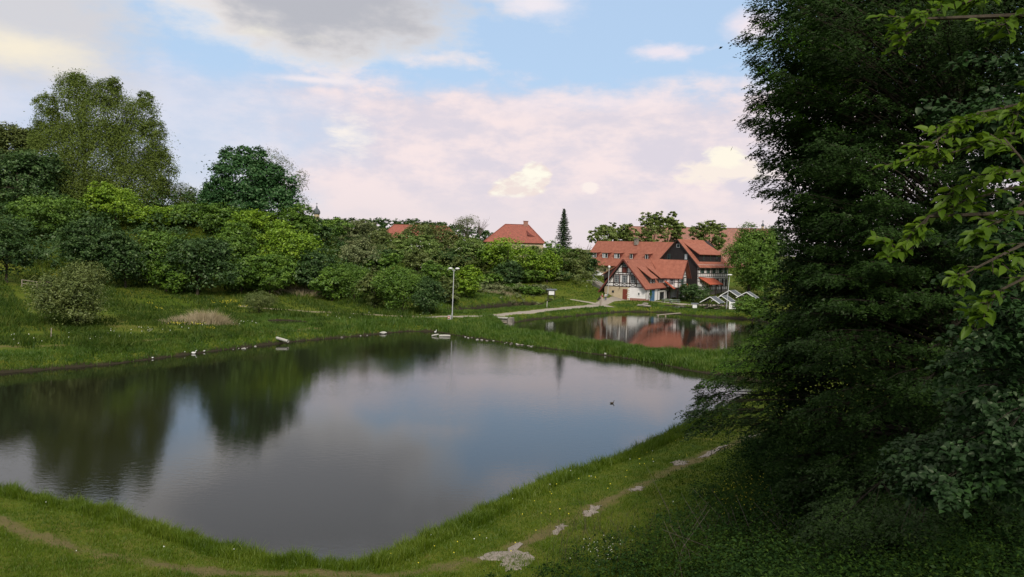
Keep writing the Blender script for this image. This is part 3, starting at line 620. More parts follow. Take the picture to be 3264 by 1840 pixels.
# ------------------------------------------------------------------ long house with five dormers
def long_house():
    a = Vector((.64, -.768)); ang = math.atan2(a.y, a.x)
    r_ = thing('long_roofed_house', 'long sandstone house with a deep red roof and five dormers', 'house', (20.2, 227.8, 0), ang, HOUSES)
    L, Wd, EZ, RZ = 32.8, 11.3, 8.6, 14.83
    m = MB(); m.box(0, L, 0, Wd, 3.5, EZ); m.prism([(0, 0, EZ), (0, Wd, EZ), (0, Wd / 2, RZ - .2)], (L, 0, 0)); m.build('wall', M_beige, r_)
    fw_ = Wall((0, 0, 0), (1, 0, 0), (0, -1, 0))
    for x in (2.2, 8.2, 12.5, 17.0): fw_.window(r_, x, 6.35, .9, .8, M_timber, 2, 1, d=.06)
    s = RZ - EZ; k = s / (Wd / 2); m = MB(); ez = EZ - .6 * k + .1
    slab(m, [(-.5, Wd / 2, RZ), (L, Wd / 2, RZ), (L, -.6, ez), (-.5, -.6, ez)], .18); slab(m, [(-.5, Wd / 2 + .003, RZ), (-.5, Wd + .6, ez), (L, Wd + .6, ez), (L, Wd / 2 + .003, RZ)], .18)
    roof = m.build('roof', M_tile, r_); m = MB(); m.bar((-.5, -.68, ez - .1), (L, -.68, ez - .1), .14, .14); m.build('gutter', M_redtim, roof)
    m = MB(); m.box(14.6, 15.6, 4.4, 5.2, 13.9, 15.5); m.box(14.45, 15.75, 4.25, 5.35, 15.5, 15.62); m.build('chimney', M_stone, roof)
    for x, w, n in ((2.6, 2.3, 2), (6.9, 2.3, 2), (11.4, 2.3, 2), (16.6, 1.3, 1), (22.0, 1.4, 1)):
        yf = 1.25; zf = EZ + yf * k + .0; zt = zf + 1.55; yb = yf + 1.95; m = MB()
        m.prism([(x - w / 2, yf, zf), (x + w / 2, yf, zf), (x + w / 2, yf, zt), (x - w / 2, yf, zt)], (0, .1, 0))
        for xx in (x - w / 2, x + w / 2 - .1): m.prism([(xx, yf, zf), (xx, yf, zt), (xx, yb, zt + .15), (xx, yb, zf + 1.7)], (.1, 0, 0))
        d_ = m.build('dormer', M_redtim, r_); m = MB(); slab(m, [(x - w / 2 - .2, yf - .3, zt + .05), (x + w / 2 + .2, yf - .3, zt + .05), (x + w / 2 + .2, yb + .5, zt + .35), (x - w / 2 - .2, yb + .5, zt + .35)], .12); m.build('dormer_roof', M_tile, d_)
        dw = Wall((0, yf, 0), (1, 0, 0), (0, -1, 0))
        for i in range(n): dw.window(d_, x + (i - (n - 1) / 2) * 1.0, zf + .15, .9, 1.3, M_wwhite, 1, 1, M_curt if i + n == 2 else M_glass, d=.06)
long_house()

# ------------------------------------------------------------------ castle roof, hipped house, far roof, turrets
def hip_house(name, label, A, B, z_r, half, drop, hipl, hipr, z0, tmat, wmat, extra=None):
    A = Vector(A); B = Vector(B); d = B - A; L = d.length; ang = math.atan2(d.y, d.x); r_ = thing(name, label, 'house', (A.x, A.y, 0), ang); e = z_r - drop; m = MB()
    slab(m, [(0, 0, z_r), (L, 0, z_r), (L + hipr, -half, e), (-hipl, -half, e)], .2); slab(m, [(0, .003, z_r), (-hipl, half, e), (L + hipr, half, e), (L, .003, z_r)], .2)
    slab(m, [(-.003, 0, z_r), (-hipl - .003, -half, e), (-hipl - .003, half, e)], .2); slab(m, [(L + .003, 0, z_r), (L + hipr + .003, half, e), (L + hipr + .003, -half, e)], .2)
    roof = m.build('roof', tmat, r_); m = MB(); m.box(-hipl + .7, L + hipr - .7, -half + .7, half - .7, z0, e + .3); m.build('wall', wmat, r_)
    m = MB(); m.bar((0, 0, z_r + .05), (L, 0, z_r + .05), .3, .16)
    for q, x in ((-hipl, 0), (L + hipr, L)): m.bar((x, 0, z_r + .05), (q, -half, e + .08), .25, .14)
    m.build('ridge_tiles', tmat, roof)
    w_ = Wall((0, -half + .7, 0), (1, 0, 0), (0, -1, 0))
    for i in range(max(2, int(L / 5))): w_.window(r_, 1.5 + i * 4.5, e - 2.0, 1.1, 1.4, M_wwhite, 2, 2)
    if extra: extra(r_, roof, L, z_r, half, e)
    return r_
pl, pr_ = PD(2004, 722, 300), PD(2475, 722, 283)
hip_house('castle_wing', 'very long old castle wing whose mottled roof fills the skyline behind the chestnuts', (pl.x, pl.y), (pr_.x, pr_.y), pl.z, 12, 14, 0.4, .4, 3, M_tileold, M_beige)
def hx(r_, roof, L, zr, half, e):
    m = MB(); m.box(L - 1.6, L - .1, -.6, .6, zr - .8, zr + 1.1); m.box(L - 1.75, L + .05, -.75, .75, zr + 1.1, zr + 1.25); m.build('chimney', M_brickb, roof)
    m = MB(); slab(m, [(L - .6, -2.2, zr - 1.9), (L + 2.2, -1.2, zr - 2.4), (L + 2.6, -4.2, zr - 3.9), (L - .2, -4.6, zr - 3.4)], .12); m.box(L + .2, L + 2.2, -4.2, -3.2, zr - 4.8, zr - 3.75); m.build('dormer', M_redtim, r_)
a_, b_ = PD(1611, 715, 262), PD(1684, 718, 262)
hip_house('hipped_house', 'house with a steep hipped red roof and a chimney, above the slope trees', (a_.x, a_.y), (b_.x, b_.y), a_.z, 6.5, 5.9, 6.7, 5.6, 7, M_tilef, M_beige, hx)
a_, b_ = PD(1257, 716, 300), PD(1425, 724, 302)
hip_house('hipped_house', 'far hipped red roof half hidden by trees at the left of the ridge', (a_.x, a_.y), (b_.x, b_.y), a_.z, 6, 5.0, 5.0, 5, 10, M_tilef, M_beige)
def onion(name, label, px, pyt, pyd, D, r_w, z0):
    t = PD(px, pyt, D); d_ = PD(px, pyd, D); r_ = thing(name, label, 'church turret', (t.x, D, z0)); z = d_.z - z0; rr = r_w / F * D
    m = MB(); m.lathe([(rr * .8, 0), (rr * .8, z - rr * .6)], n=8); m.build('shaft', M_beige, r_)
    m = MB(); m.lathe([(rr * .85, z - rr * .6), (rr * 1.05, z - rr * .3), (rr, z + rr * .3), (rr * .7, z + rr * .8), (rr * .3, z + rr * 1.2), (rr * .28, z + rr * 1.5), (rr * .12, z + rr * 1.9)], n=12); dm = m.build('dome', M_felt, r_, True)
    m = MB(); m.tube([(0, 0, z + rr * 1.8), (0, 0, t.z - z0)], [.09, .04], 5); m.lathe([(.02, 0), (.3, .25), (.02, .5)], (0, 0, (z + rr * 1.8 + t.z - z0) / 2), 8); m.bar((-.5, 0, t.z - z0 - .5), (.5, 0, t.z - z0 - .5), .08, .08); m.build('finial', M_felt, dm)
onion('church_turret', 'dark onion turret rising over the left tree line', 1010, 646, 677, 330, 11, 14)
onion('church_turret', 'small onion turret peeping over the long castle roof', 2432, 703, 719, 310, 5, 12)

# ------------------------------------------------------------------ steps, retaining wall, railings
def steps():
    A = PD(1902, 905, 190); B = Vector((24.2, 178.3, 0)); a = Vector((A.x, A.y, 0)); zt = 4.9; zb = 1.6; L = (B - a).length; d = (B - a).normalized(); ang = math.atan2(d.y, d.x)
    r_ = thing('stone_steps', 'stone stairway with railing climbing beside the half-timbered gable', 'steps', (a.x, a.y, 0), ang); m = MB(); n = 20
    for i in range(n): x0 = L * i / n; z = zt - (zt - zb) * (i + 1) / n; m.box(x0, x0 + L / n - .003, -.9, .9, z - 1.2, z + .02)
    m.build('treads', M_stone, r_); m = MB(); m.prism([(0, -1.25, zt + .15), (L, -1.25, zb + .2), (L, -1.25, .6), (0, -1.25, zt - 3)], (0, .33, 0)); m.build('side_wall', M_stone, r_)
    m = MB(); m.bar((0, -1.1, zt + 1.1), (L, -1.1, zb + 1.1), .07, .07); m.bar((0, -1.1, zt + .65), (L, -1.1, zb + .65), .04, .04)
    for i in range(8): x = L * (i + .1) / 7.2; z = zt - (zt - zb) * x / L; m.bar((x, -1.1, z), (x, -1.1, z + 1.1), .06, .06, (1, 0, 0))
    m.build('railing', M_grey, r_)
    p = PD(1872, 897, 195); q = PD(1903, 900, 190); g_ = gz1(q.x, q.y); r2 = thing('retaining_wall', 'low rubble wall at the top of the stone stairway', 'wall', (p.x, p.y, 0)); m = MB()
    m.bar((0, 0, q.z - .9), (q.x - p.x, q.y - p.y, q.z - .9), .5, 2.0); m.build('stonework', M_stone, r2); m = MB(); m.bar((0, 0, q.z + .17), (q.x - p.x, q.y - p.y, q.z + .17), .7, .14); m.build('coping', M_conc, r2)
steps()
def rail(name, label, pts, h, mtl, post=.10, rails=2, group=None):
    P = [Vector((p.x, p.y, gz1(p.x, p.y))) for p in pts]; r_ = thing(name, label, 'fence', P[0], 0, group); o = P[0]
    for p in P: m = MB(); q = p - o; m.bar(q - Vector((0, 0, .3)), q + Vector((0, 0, h + .05)), post, post, (1, 0, 0)); m.build('post', mtl, r_)
    for k in range(rails):
        m = MB()
        for a, b in zip(P[:-1], P[1:]): z = Vector((0, 0, h * (1 - .5 * k))); m.bar(a - o + z, b - o + z, post * .7, post * .9)
        m.build('rail', mtl, r_)
rail('rail_fence', 'white rail fence on the slope behind the double lamp', [PD(1342, 850, 180), PD(1365, 853, 180.5), PD(1390, 858, 181), PD(1411, 855, 182), PD(1436, 855, 183)], .95, M_conc, .13, 1)
rail('rail_fence', 'short weathered rail fence below the dark trees at the left', [PD(70, 905, foot_D(70, 915) or 120), PD(118, 905, foot_D(118, 922) or 120), PD(165, 905, foot_D(165, 922) or 120)], 1.0, M_wood, .10, 2)
rail('rail_fence', 'dark low plank fence at the pond edge beside the white box', [PZ(2224, 989, .6), PZ(2238, 989, .6), PZ(2252, 989, .6)], .9, M_timber, .12, 2)

# ------------------------------------------------------------------ lamps
def head_single(m, z): m.lathe([(.05, z - .05), (.34, z + .04), (.40, z + .14), (.30, z + .24), (.05, z + .28)], n=12)
def lamp(label, base, top, kind, lean):
    h = top.z - base.z; r_ = thing('street_lamp', label, 'street lamp', base); tx = top.x - base.x; m = MB(); m.tube([(0, 0, -.2), (0, 0, .9), (tx * .1, 0, 1.0), (tx, 0, h)], [.10, .10, .075, .045], 8); m.build('pole', M_grey, r_, True)
    if kind == 'double':
        for s in (-1, 1):
            m = MB(); m.tube([(tx, 0, h - .3), (tx + s * .25, 0, h - .12), (tx + s * .45, 0, h + .02)], [.04, .035, .03], 6); a = m.build('arm', M_grey, r_)
            m = MB(); m.lathe([(.05, h - .06), (.30, h), (.34, h + .10), (.22, h + .20), (.04, h + .24)], (tx + s * .52, 0, 0), 12); m.build('lamp_head', M_lampw, r_, True)
    elif kind == 'flat':
        m = MB(); m.lathe([(.06, h - .08), (.46, h + .02), (.50, h + .12), (.42, h + .2), (.05, h + .24)], (tx, 0, 0), 14); m.build('lamp_head', M_lampw, r_, True)
    else:
        m = MB(); m.lathe([(.08, h - .25), (.24, h - .1), (.28, h + .1), (.2, h + .3), (.05, h + .36)], (tx, 0, 0), 12); m.build('lamp_head', M_lampw, r_, True)
def g_on(px, py, z): p = PZ(px, py, z); p.z = gz1(p.x, p.y); return p
b = g_on(1441, 1017, 1.3); lamp('tall grey lamp with two heads standing by the path junction', b, PD(1447, 858, b.y), 'double', 0)
b = g_on(2315, 994, .7); lamp('tall grey lamp with one flat wide head at the second pond', b, PD(2326, 878, b.y), 'flat', 0)
b = PD(1937, 945, 176); b.z = gz1(b.x, b.y); lamp('slim lamp with a round white globe before the half-timbered gable', b, PD(1942, 852, 176), 'globe', 0)

# ------------------------------------------------------------------ notice board, signs, shelters, furniture
def notice():
    p = g_on(1757, 965, 1.2); r_ = thing('notice_board', 'white notice board with a small dark roof on two posts by the path', 'notice board', p)
    D = p.y; t = PD(1757, 922, D).z - p.z; w = 11 / F * D; m = MB()
    for s in (-1, 1): m = MB(); m.box(s * w - .06, s * w + .06, -.06, .06, -.3, t - .15); m.build('post', M_timber, r_)
    m = MB(); m.prism([(-w - .35, -.35, t - .2), (-w - .35, 0, t + .08), (-w - .35, .35, t - .2)], (2 * w + .7, 0, 0)); m.build('roof', M_felt, r_)
    z1 = t - .25; z0 = PD(1757, 940, D).z - p.z; m = MB(); m.box(-w + .063, w - .063, -.05, .02, z0 - .1, z1); m.build('board', M_timber, r_)
    m = MB(); m.box(-w + .15, w - .15, -.07, -.053, z0, z1 - .1); m.build('sheet', M_wwhite, r_)
notice()
def shelter():
    r_ = bpy.data.objects.new('picnic_shelter', None); COL.objects.link(r_); w, l, ze, zr = 1.95, 3.4, 1.55, 2.75
    m = MB(); slab(m, [(0, 0, zr), (0, l, zr), (w, l, ze), (w, 0, ze)], .07); slab(m, [(-.003, 0, zr), (-w, 0, ze), (-w, l, ze), (-.003, l, zr)], .07); m.build('roof', M_felt, r_)
    for y, nm in ((-.05, 0), (l + .05, 1)):
        m = MB(); m.bar((0, y, zr - .05), (w + .05, y, ze - .06), .06, .14); m.bar((0, y + .001, zr - .05), (-w - .05, y + .001, ze - .06), .06, .14); m.build('bargeboard', M_wwhite, r_)
    for y in (.45, l - .45):
        for s in (-1, 1):
            m = MB(); m.bar((s * 1.35, y, 0), (-s * .75, y + .06 * s, zr - .6), .09, .11, (0, 1, 0)); m.bar((s * .65, y, 0), (s * 1.3, y, ze + .25), .08, .10, (0, 1, 0)); m.build('leg', M_timber, r_)
    m = MB(); m.box(-.42, .42, .2, l - .2, .72, .78); m.build('table_top', M_wood, r_)
    for s in (-1, 1): m = MB(); m.box(s * 1.0 - .17, s * 1.0 + .17, .2, l - .2, .43, .48); m.build('bench', M_wood, r_)
    return r_
def copy_tree(o, parent=None):
    c = o.copy(); COL.objects.link(c); c.parent = parent
    for ch in list(o.children): copy_tree(ch, c)
    return c
sh0 = shelter(); SHG = 'picnic shelters beside the second pond'
for i, (px, py, D, rz, lab) in enumerate(((2263, 946, 158, -32, 'picnic shelter nearest the pond, its white-edged gable facing the water'), (2299, 942, 161.5, -32, 'picnic shelter right behind the nearest one, grey roof beside the lamp pole'),
        (2325, 925.6, 169, -34, 'picnic shelter farthest back, its gable rising behind the lamp pole'), (2379, 931, 163, -26, 'rightmost picnic shelter, half hidden by leaves'))):
    s_ = sh0 if i == 0 else copy_tree(sh0); p = PD(px, py, D); s_.location = (p.x, D, p.z - 2.75); s_.rotation_euler = (0, 0, R(rz)); tag(s_, lab, 'picnic shelter', SHG)
def table(label, px, py, z, rz, l=2.2):
    p = g_on(px, py, z); r_ = thing('beer_table', label, 'table', p, R(rz), 'green tables in front of the houses'); m = MB(); m.box(-l / 2, l / 2, -.35, .35, .72, .77); m.build('table_top', M_green2, r_)
    for s in (-1, 1):
        m = MB(); m.bar((s * l * .38, -.25, 0), (s * l * .38, .25, .72), .04, .05, (1, 0, 0)); m.bar((s * l * .38, .25, 0), (s * l * .38, -.25, .72), .04, .05, (1, 0, 0)); m.build('leg', M_timber, r_)
        m = MB(); m.box(-l / 2, l / 2, s * .75 - .13, s * .75 + .13, .43, .47); m.box(-l * .38, -l * .34, s * .75 - .1, s * .75 + .1, 0, .43); m.box(l * .34, l * .38, s * .75 - .1, s * .75 + .1, 0, .43); m.build('bench', M_green2, r_)
M_green2 = speckle('grey_green_paint', (.20, .25, .20), (.30, .36, .30), 4, .6)
table('grey-green table left below the shop window', 2126, 966, 1.1, 5); table('grey-green table in front of the white porch', 2150, 967, 1.1, 3); table('grey-green table left in front of the yew bush', 2192, 957, 1.1, 2, 2.6); table('grey-green table right in front of the yew bush', 2222, 957, 1.1, 0, 2.6)
def box_kiosk():
    p = g_on(2214, 989, .6); r_ = thing('pump_box', 'small white box with an overhanging dark lid at the pond edge', 'box', p, R(-10)); m = MB(); m.box(-.42, .42, -.35, .35, -.1, .95); m.build('body', M_wwhite, r_)
    m = MB(); m.prism([(-.75, -.5, .953), (-.75, 0, 1.18), (-.75, .5, .953)], (1.5, 0, 0)); m.build('lid', M_felt, r_)
box_kiosk()
def painted_board():
    p = g_on(2334, 997, .6); r_ = thing('painted_board', 'pale square board with a round emblem beside the one-headed lamp', 'sign', p, R(8)); m = MB(); m.box(-.72, .72, -.03, .03, .15, 1.5); m.build('panel', M_wwhite, r_)
    m = MB()
    for k in range(24):
        a0, a1 = k * math.pi / 12, (k + 1) * math.pi / 12; m.bar((.5 * math.cos(a0), -.045, .85 + .5 * math.sin(a0)), (.5 * math.cos(a1), -.045, .85 + .5 * math.sin(a1)), .08, .02, (0, 1, 0))
    m.lathe([(.02, 0), (.2, .02), (.16, .3), (.02, .36)], (0, -.06, .65), 8); m.build('emblem', M_grey, r_)
    for s in (-1, 1): m = MB(); m.box(s * .6 - .04, s * .6 + .04, .033, .1, -.2, 1.4); m.build('leg', M_wood, r_)
painted_board()
def signpost():
    p = g_on(1914, 976, 1.05); r_ = thing('wooden_signpost', 'stout wooden post with a slanting dark board, in front of the two walkers', 'signpost', p); D = p.y; h = PD(1914, 944, D).z - p.z
    m = MB(); m.tube([(0, 0, -.2), (0, 0, h * .5), (.02, 0, h)], [.20, .17, .15], 8); m.build('post', M_wood, r_); m = MB(); m.prism([(-.1, -.16, h * .98), (-.75, -.16, h * .68), (-.62, -.16, h * .52), (.0, -.16, h * .74)], (0, -.07, 0)); m.build('board', M_timber, r_)
signpost()
def sluice():
    p = PZ(1608, 1036, 0.0); r_ = thing('stone_sluice', 'stone sluice with a pale plank across it at the corner of the second pond', 'sluice', (p.x, p.y, 0), R(-14)); k = p.y / F
    m = MB(); m.box(-26 * k, 10 * k, -.2, .8, -.5, 1.05); m.box(12 * k, 26 * k, -.35, 1.2, -.5, 1.15); m.build('stonework', M_stone, r_); m = MB(); m.box(-30 * k, 11 * k, -.5, .1, 1.06, 1.24); m.build('plank', M_conc, r_)
    m = MB(); m.box(-14 * k, 10 * k, -.5, -.25, .35, .5); m.build('beam', M_wood, r_)
sluice()
def pipe():
    a = PD(886, 1078, 96); b = PZ(918, 1090, .35); r_ = thing('drain_pipe', 'grey drain pipe sticking out of the left bank over the water', 'pipe', (b.x, b.y, 0)); d = Vector((-1.7, 1.3, .2)); bb = Vector((0, 0, .42)); m = MB(); n = 12
    for rr, rv in ((.17, 1), (.13, -1)):
        base = len(m.v); ax = d.normalized(); x = ax.cross(Vector((0, 0, 1))).normalized(); y = ax.cross(x)
        for q in (bb, bb + d):
            for i in range(n): t = 2 * math.pi * i / n; m.v.append(tuple(q + (x * math.cos(t) + y * math.sin(t)) * rr))
        m.f += [(base + i, base + (i + 1) % n, base + n + (i + 1) % n, base + n + i) for i in range(n)]
    m.f += [(i, (i + 1) % n, 2 * n + (i + 1) % n, 2 * n + i) for i in range(n)]
    m.build('concrete_pipe', M_conc, r_)
pipe()
def jetty():
    p = PZ(2140, 1004, .3); r_ = thing('plank_jetty', 'narrow plank on two stakes at the far bank of the second pond', 'jetty', (p.x, p.y, 0), R(20)); m = MB(); m.bar((-3.2, 0, .28), (2.2, .4, .62), .55, .09); m.build('plank', M_wood, r_)
    for x in (-3.0, -1.4): m = MB(); m.box(x - .12, x + .12, -.3, -.1, -.5, .24); m.build('post', M_wood, r_)
jetty()
def raft(label, px, py, segs, bird, cat='raft'):
    p = PZ(px, py, 0); r_ = thing('floating_log', label, cat, (p.x, p.y, 0), 0, 'pale logs floating off the dyke'); m = MB()
    for x0, y0, z0, x1, y1, z1, rr in segs: m.tube([(x0, y0, z0), ((x0 + x1) / 2, (y0 + y1) / 2, (z0 + z1) / 2 + .02), (x1, y1, z1)], [rr * .9, rr, rr * .85], 8)
    m.build('log', M_wood if bird == 'x' else M_conc, r_)
raft('pair of pale square-cut timbers floating near the lamp corner', 1402, 1073, [(-1.1, 0, .08, -.2, .2, .26, .10), (-.1, 0, .10, 1.4, .05, .12, .15)], 'n')
raft('pale forked log floating off the dyke between the ponds', 1950, 1133, [(-.85, .1, .16, .15, 0, .10, .12), (.05, 0, .08, .85, -.05, .04, .10), (.1, 0, .1, .0, .05, .38, .05)], 'n')
def bird(label, px, py, z, s, mtl, rz, grp=None):
    p = PZ(px, py, z); r_ = thing('water_bird', label, 'bird', (p.x, p.y, z), R(rz), grp); m = MB()
    m.tube([(-.34 * s, 0, .17 * s), (-.22 * s, 0, .12 * s), (-.05 * s, 0, .10 * s), (.12 * s, 0, .11 * s), (.20 * s, 0, .17 * s), (.23 * s, 0, .28 * s), (.25 * s, 0, .36 * s), (.30 * s, 0, .375 * s), (.38 * s, 0, .36 * s)], [.015 * s, .08 * s, .125 * s, .10 * s, .055 * s, .035 * s, .045 * s, .04 * s, .012 * s], 10); m.build('body', mtl, r_, True)
M_bwhite = speckle('white_plumage', (.6, .6, .58), (.75, .75, .72), 9, .8); M_bbrown = speckle('brown_plumage', (.06, .05, .04), (.14, .11, .08), 9, .8)
for i, (px, py, s, rz, lab) in enumerate(((149, 1176, 1.3, 200, 'white water bird farthest left along the left bank'), (374, 1154, 1.5, 20, 'white water bird on the left bank edge with its tail in the water'), (480, 1144, 1.1, 190, 'small white water bird halfway along the left bank'),
     (581, 1131, 1.1, 0, 'white water bird, left one of the three close together'), (617, 1128, 1.2, 10, 'white water bird, middle one of the three close together'), (643, 1123, 1.4, 185, 'white water bird, right one of the three close together'))):
    bird(lab, px, py, 0.0, s * .8, M_bwhite, rz, 'white birds resting along the left bank')
bird('white bird sitting on the bank just above the floating timbers', 1388, 1061, .05, 1.0, M_bwhite, 70)
bird('lone dark duck swimming in the middle of the large pond', 1951, 1287, -.02, .6, M_bbrown, 20)
# stones along the shore
def stone(p, s, mtl, label, grp):
    rs = random.Random(int(p.x * 97 + p.y * 31)); bm = MB(); n = 7; prof = []
    b0 = len(bm.v); rings = 4
    for i in range(rings):
        f = i / (rings - 1); rr = s * math.sin(math.pi * (.16 + .74 * f)); z = s * .6 * (f - .35)
        for k in range(n): a = 2 * math.pi * k / n; q = rr * rs.uniform(.75, 1.15); bm.v.append((q * math.cos(a) * 1.3, q * math.sin(a), z + rs.uniform(-.05, .05) * s))
    for i in range(rings - 1):
        for k in range(n): bm.f.append((i * n + k, i * n + (k + 1) % n, (i + 1) * n + (k + 1) % n, (i + 1) * n + k))
    bm.f.append(tuple(range(n))[::-1]); bm.f.append(tuple((rings - 1) * n + k for k in range(n)))
    o = bm.build('shore_stone', mtl); o.location = p; o.rotation_euler = (0, 0, rs.uniform(0, 6)); return tag(o, label, 'stone', grp)
rs_ = random.Random(9)
for a, b_, n, lab, grp in (((1040, 1078), (1225, 1064), 26, 'pale stone in the row at the far shore, right of the drain pipe', 'stones along the far shore'), ((1480, 1076), (1720, 1109), 22, 'pale stone at the water line of the dyke', 'stones along the dyke'), ((700, 1117), (830, 1106), 6, 'flat pale stone at the left shore before the drain pipe', 'stones on the left shore')):
    for i in range(n):
        t = rs_.random(); p = PZ(a[0] + (b_[0] - a[0]) * t, a[1] + (b_[1] - a[1]) * t + rs_.uniform(-3, 1.5), .03); stone(p, rs_.uniform(.08, .22), M_stone if rs_.random() < .5 else M_conc, lab, grp)
stone(PZ(1222, 1062, .1), .5, M_conc, 'large pale rounded stone ending the stone row', None)
for i, (px, py) in enumerate(((2000, 981), (2008, 981), (2040, 975), (2050, 974), (2060, 976), (2057, 972), (2068, 976))): p = PZ(px, py, 1.1); p.z = gz1(p.x, p.y) + .1; stone(p, .55 + .1 * (i % 3), M_stone, 'rough grey stone in the grass before the houses', 'rock pile before the houses')
# posts
def stake(label, px, py, z, h, mtl, r__=.05, rz=0):
    p = g_on(px, py, z); m = MB(); m.tube([(0, 0, -.2), (.01, 0, h * .5), (.03, 0, h)], [r__, r__ * .95, r__ * .8], 6); o = m.build('wooden_stake', mtl); o.location = p; tag(o, label, 'post')
stake('pale stake in the meadow below the round shrub tree', 163, 1084, 1.5, 1.1, M_wood, .06); stake('pale stake at the small pond left of the notice board', 1743, 984, 1.0, 1.25, M_conc, .07); stake('dark thin stake in the bank trail, left one', 2267, 1458, 1.2, .5, M_timber, .012); stake('dark thin stake in the bank trail, right one', 2320, 1425, 1.2, .75, M_timber, .012)
def litter_bin():
    p = g_on(1432, 1017, 1.3); r_ = thing('litter_bin', 'grey box with a red and white front at the foot of the double lamp', 'bin', p); m = MB(); m.box(-.22, .28, -.2, .2, 0, .62); m.build('body', M_grey, r_); m = MB(); m.box(-.20, .10, -.225, -.203, .12, .55); m.build('front', M_flow, r_); m = MB(); m.box(-.12, .02, -.245, -.228, .25, .42); m.build('sticker', M_wwhite, r_)
litter_bin()
# ------------------------------------------------------------------ parked car
def car():
    p = PD(1902, 874, 207); z = gz1(p.x, p.y); r_ = thing('parked_car', 'white estate car parked on the upper terrace before the sandstone wall', 'car', (p.x, p.y, z), R(4))
    m = MB(); prof = [(-2.1, .35), (-2.1, .95), (-1.95, 1.0), (-1.5, 1.42), (.35, 1.45), (1.0, .98), (2.0, .82), (2.12, .6), (2.12, .35)]; m.prism([(x, -.85, y) for x, y in prof], (0, 1.7, 0)); m.build('body', speckle('white_car_paint', (.68, .69, .70), (.74, .75, .76), 2, .3, 0, .5), r_)
    m = MB()
    for s in (-.865, .85): m.prism([(-1.75, s, 1.02), (-1.4, s, 1.34), (.3, s, 1.36), (.82, s, 1.0)], (0, .015, 0))
    m.build('side_window', M_glass, r_); m = MB(); m.prism([(.40, -.7, 1.42), (.40, .7, 1.42), (1.0, .75, 1.02), (1.0, -.75, 1.02)], (.03, 0, .03)); m.build('windscreen', M_glass, r_)
    for x in (-1.3, 1.35):
        for s in (-.87, .87):
            m = MB(); m.tube([(x, s - .09, .32), (x, s + .09, .32)], [.32, .32], 16); w_ = m.build('wheel', M_timber, r_); m = MB(); m.tube([(x, s - .1, .32), (x, s + .1, .32)], [.18, .18], 12); m.build('rim', M_grey, w_)
    for s in (-.6, .6): m = MB(); m.box(2.1, 2.14, s - .16, s + .16, .6, .75); m.build('headlight', M_lampw, r_)
car()

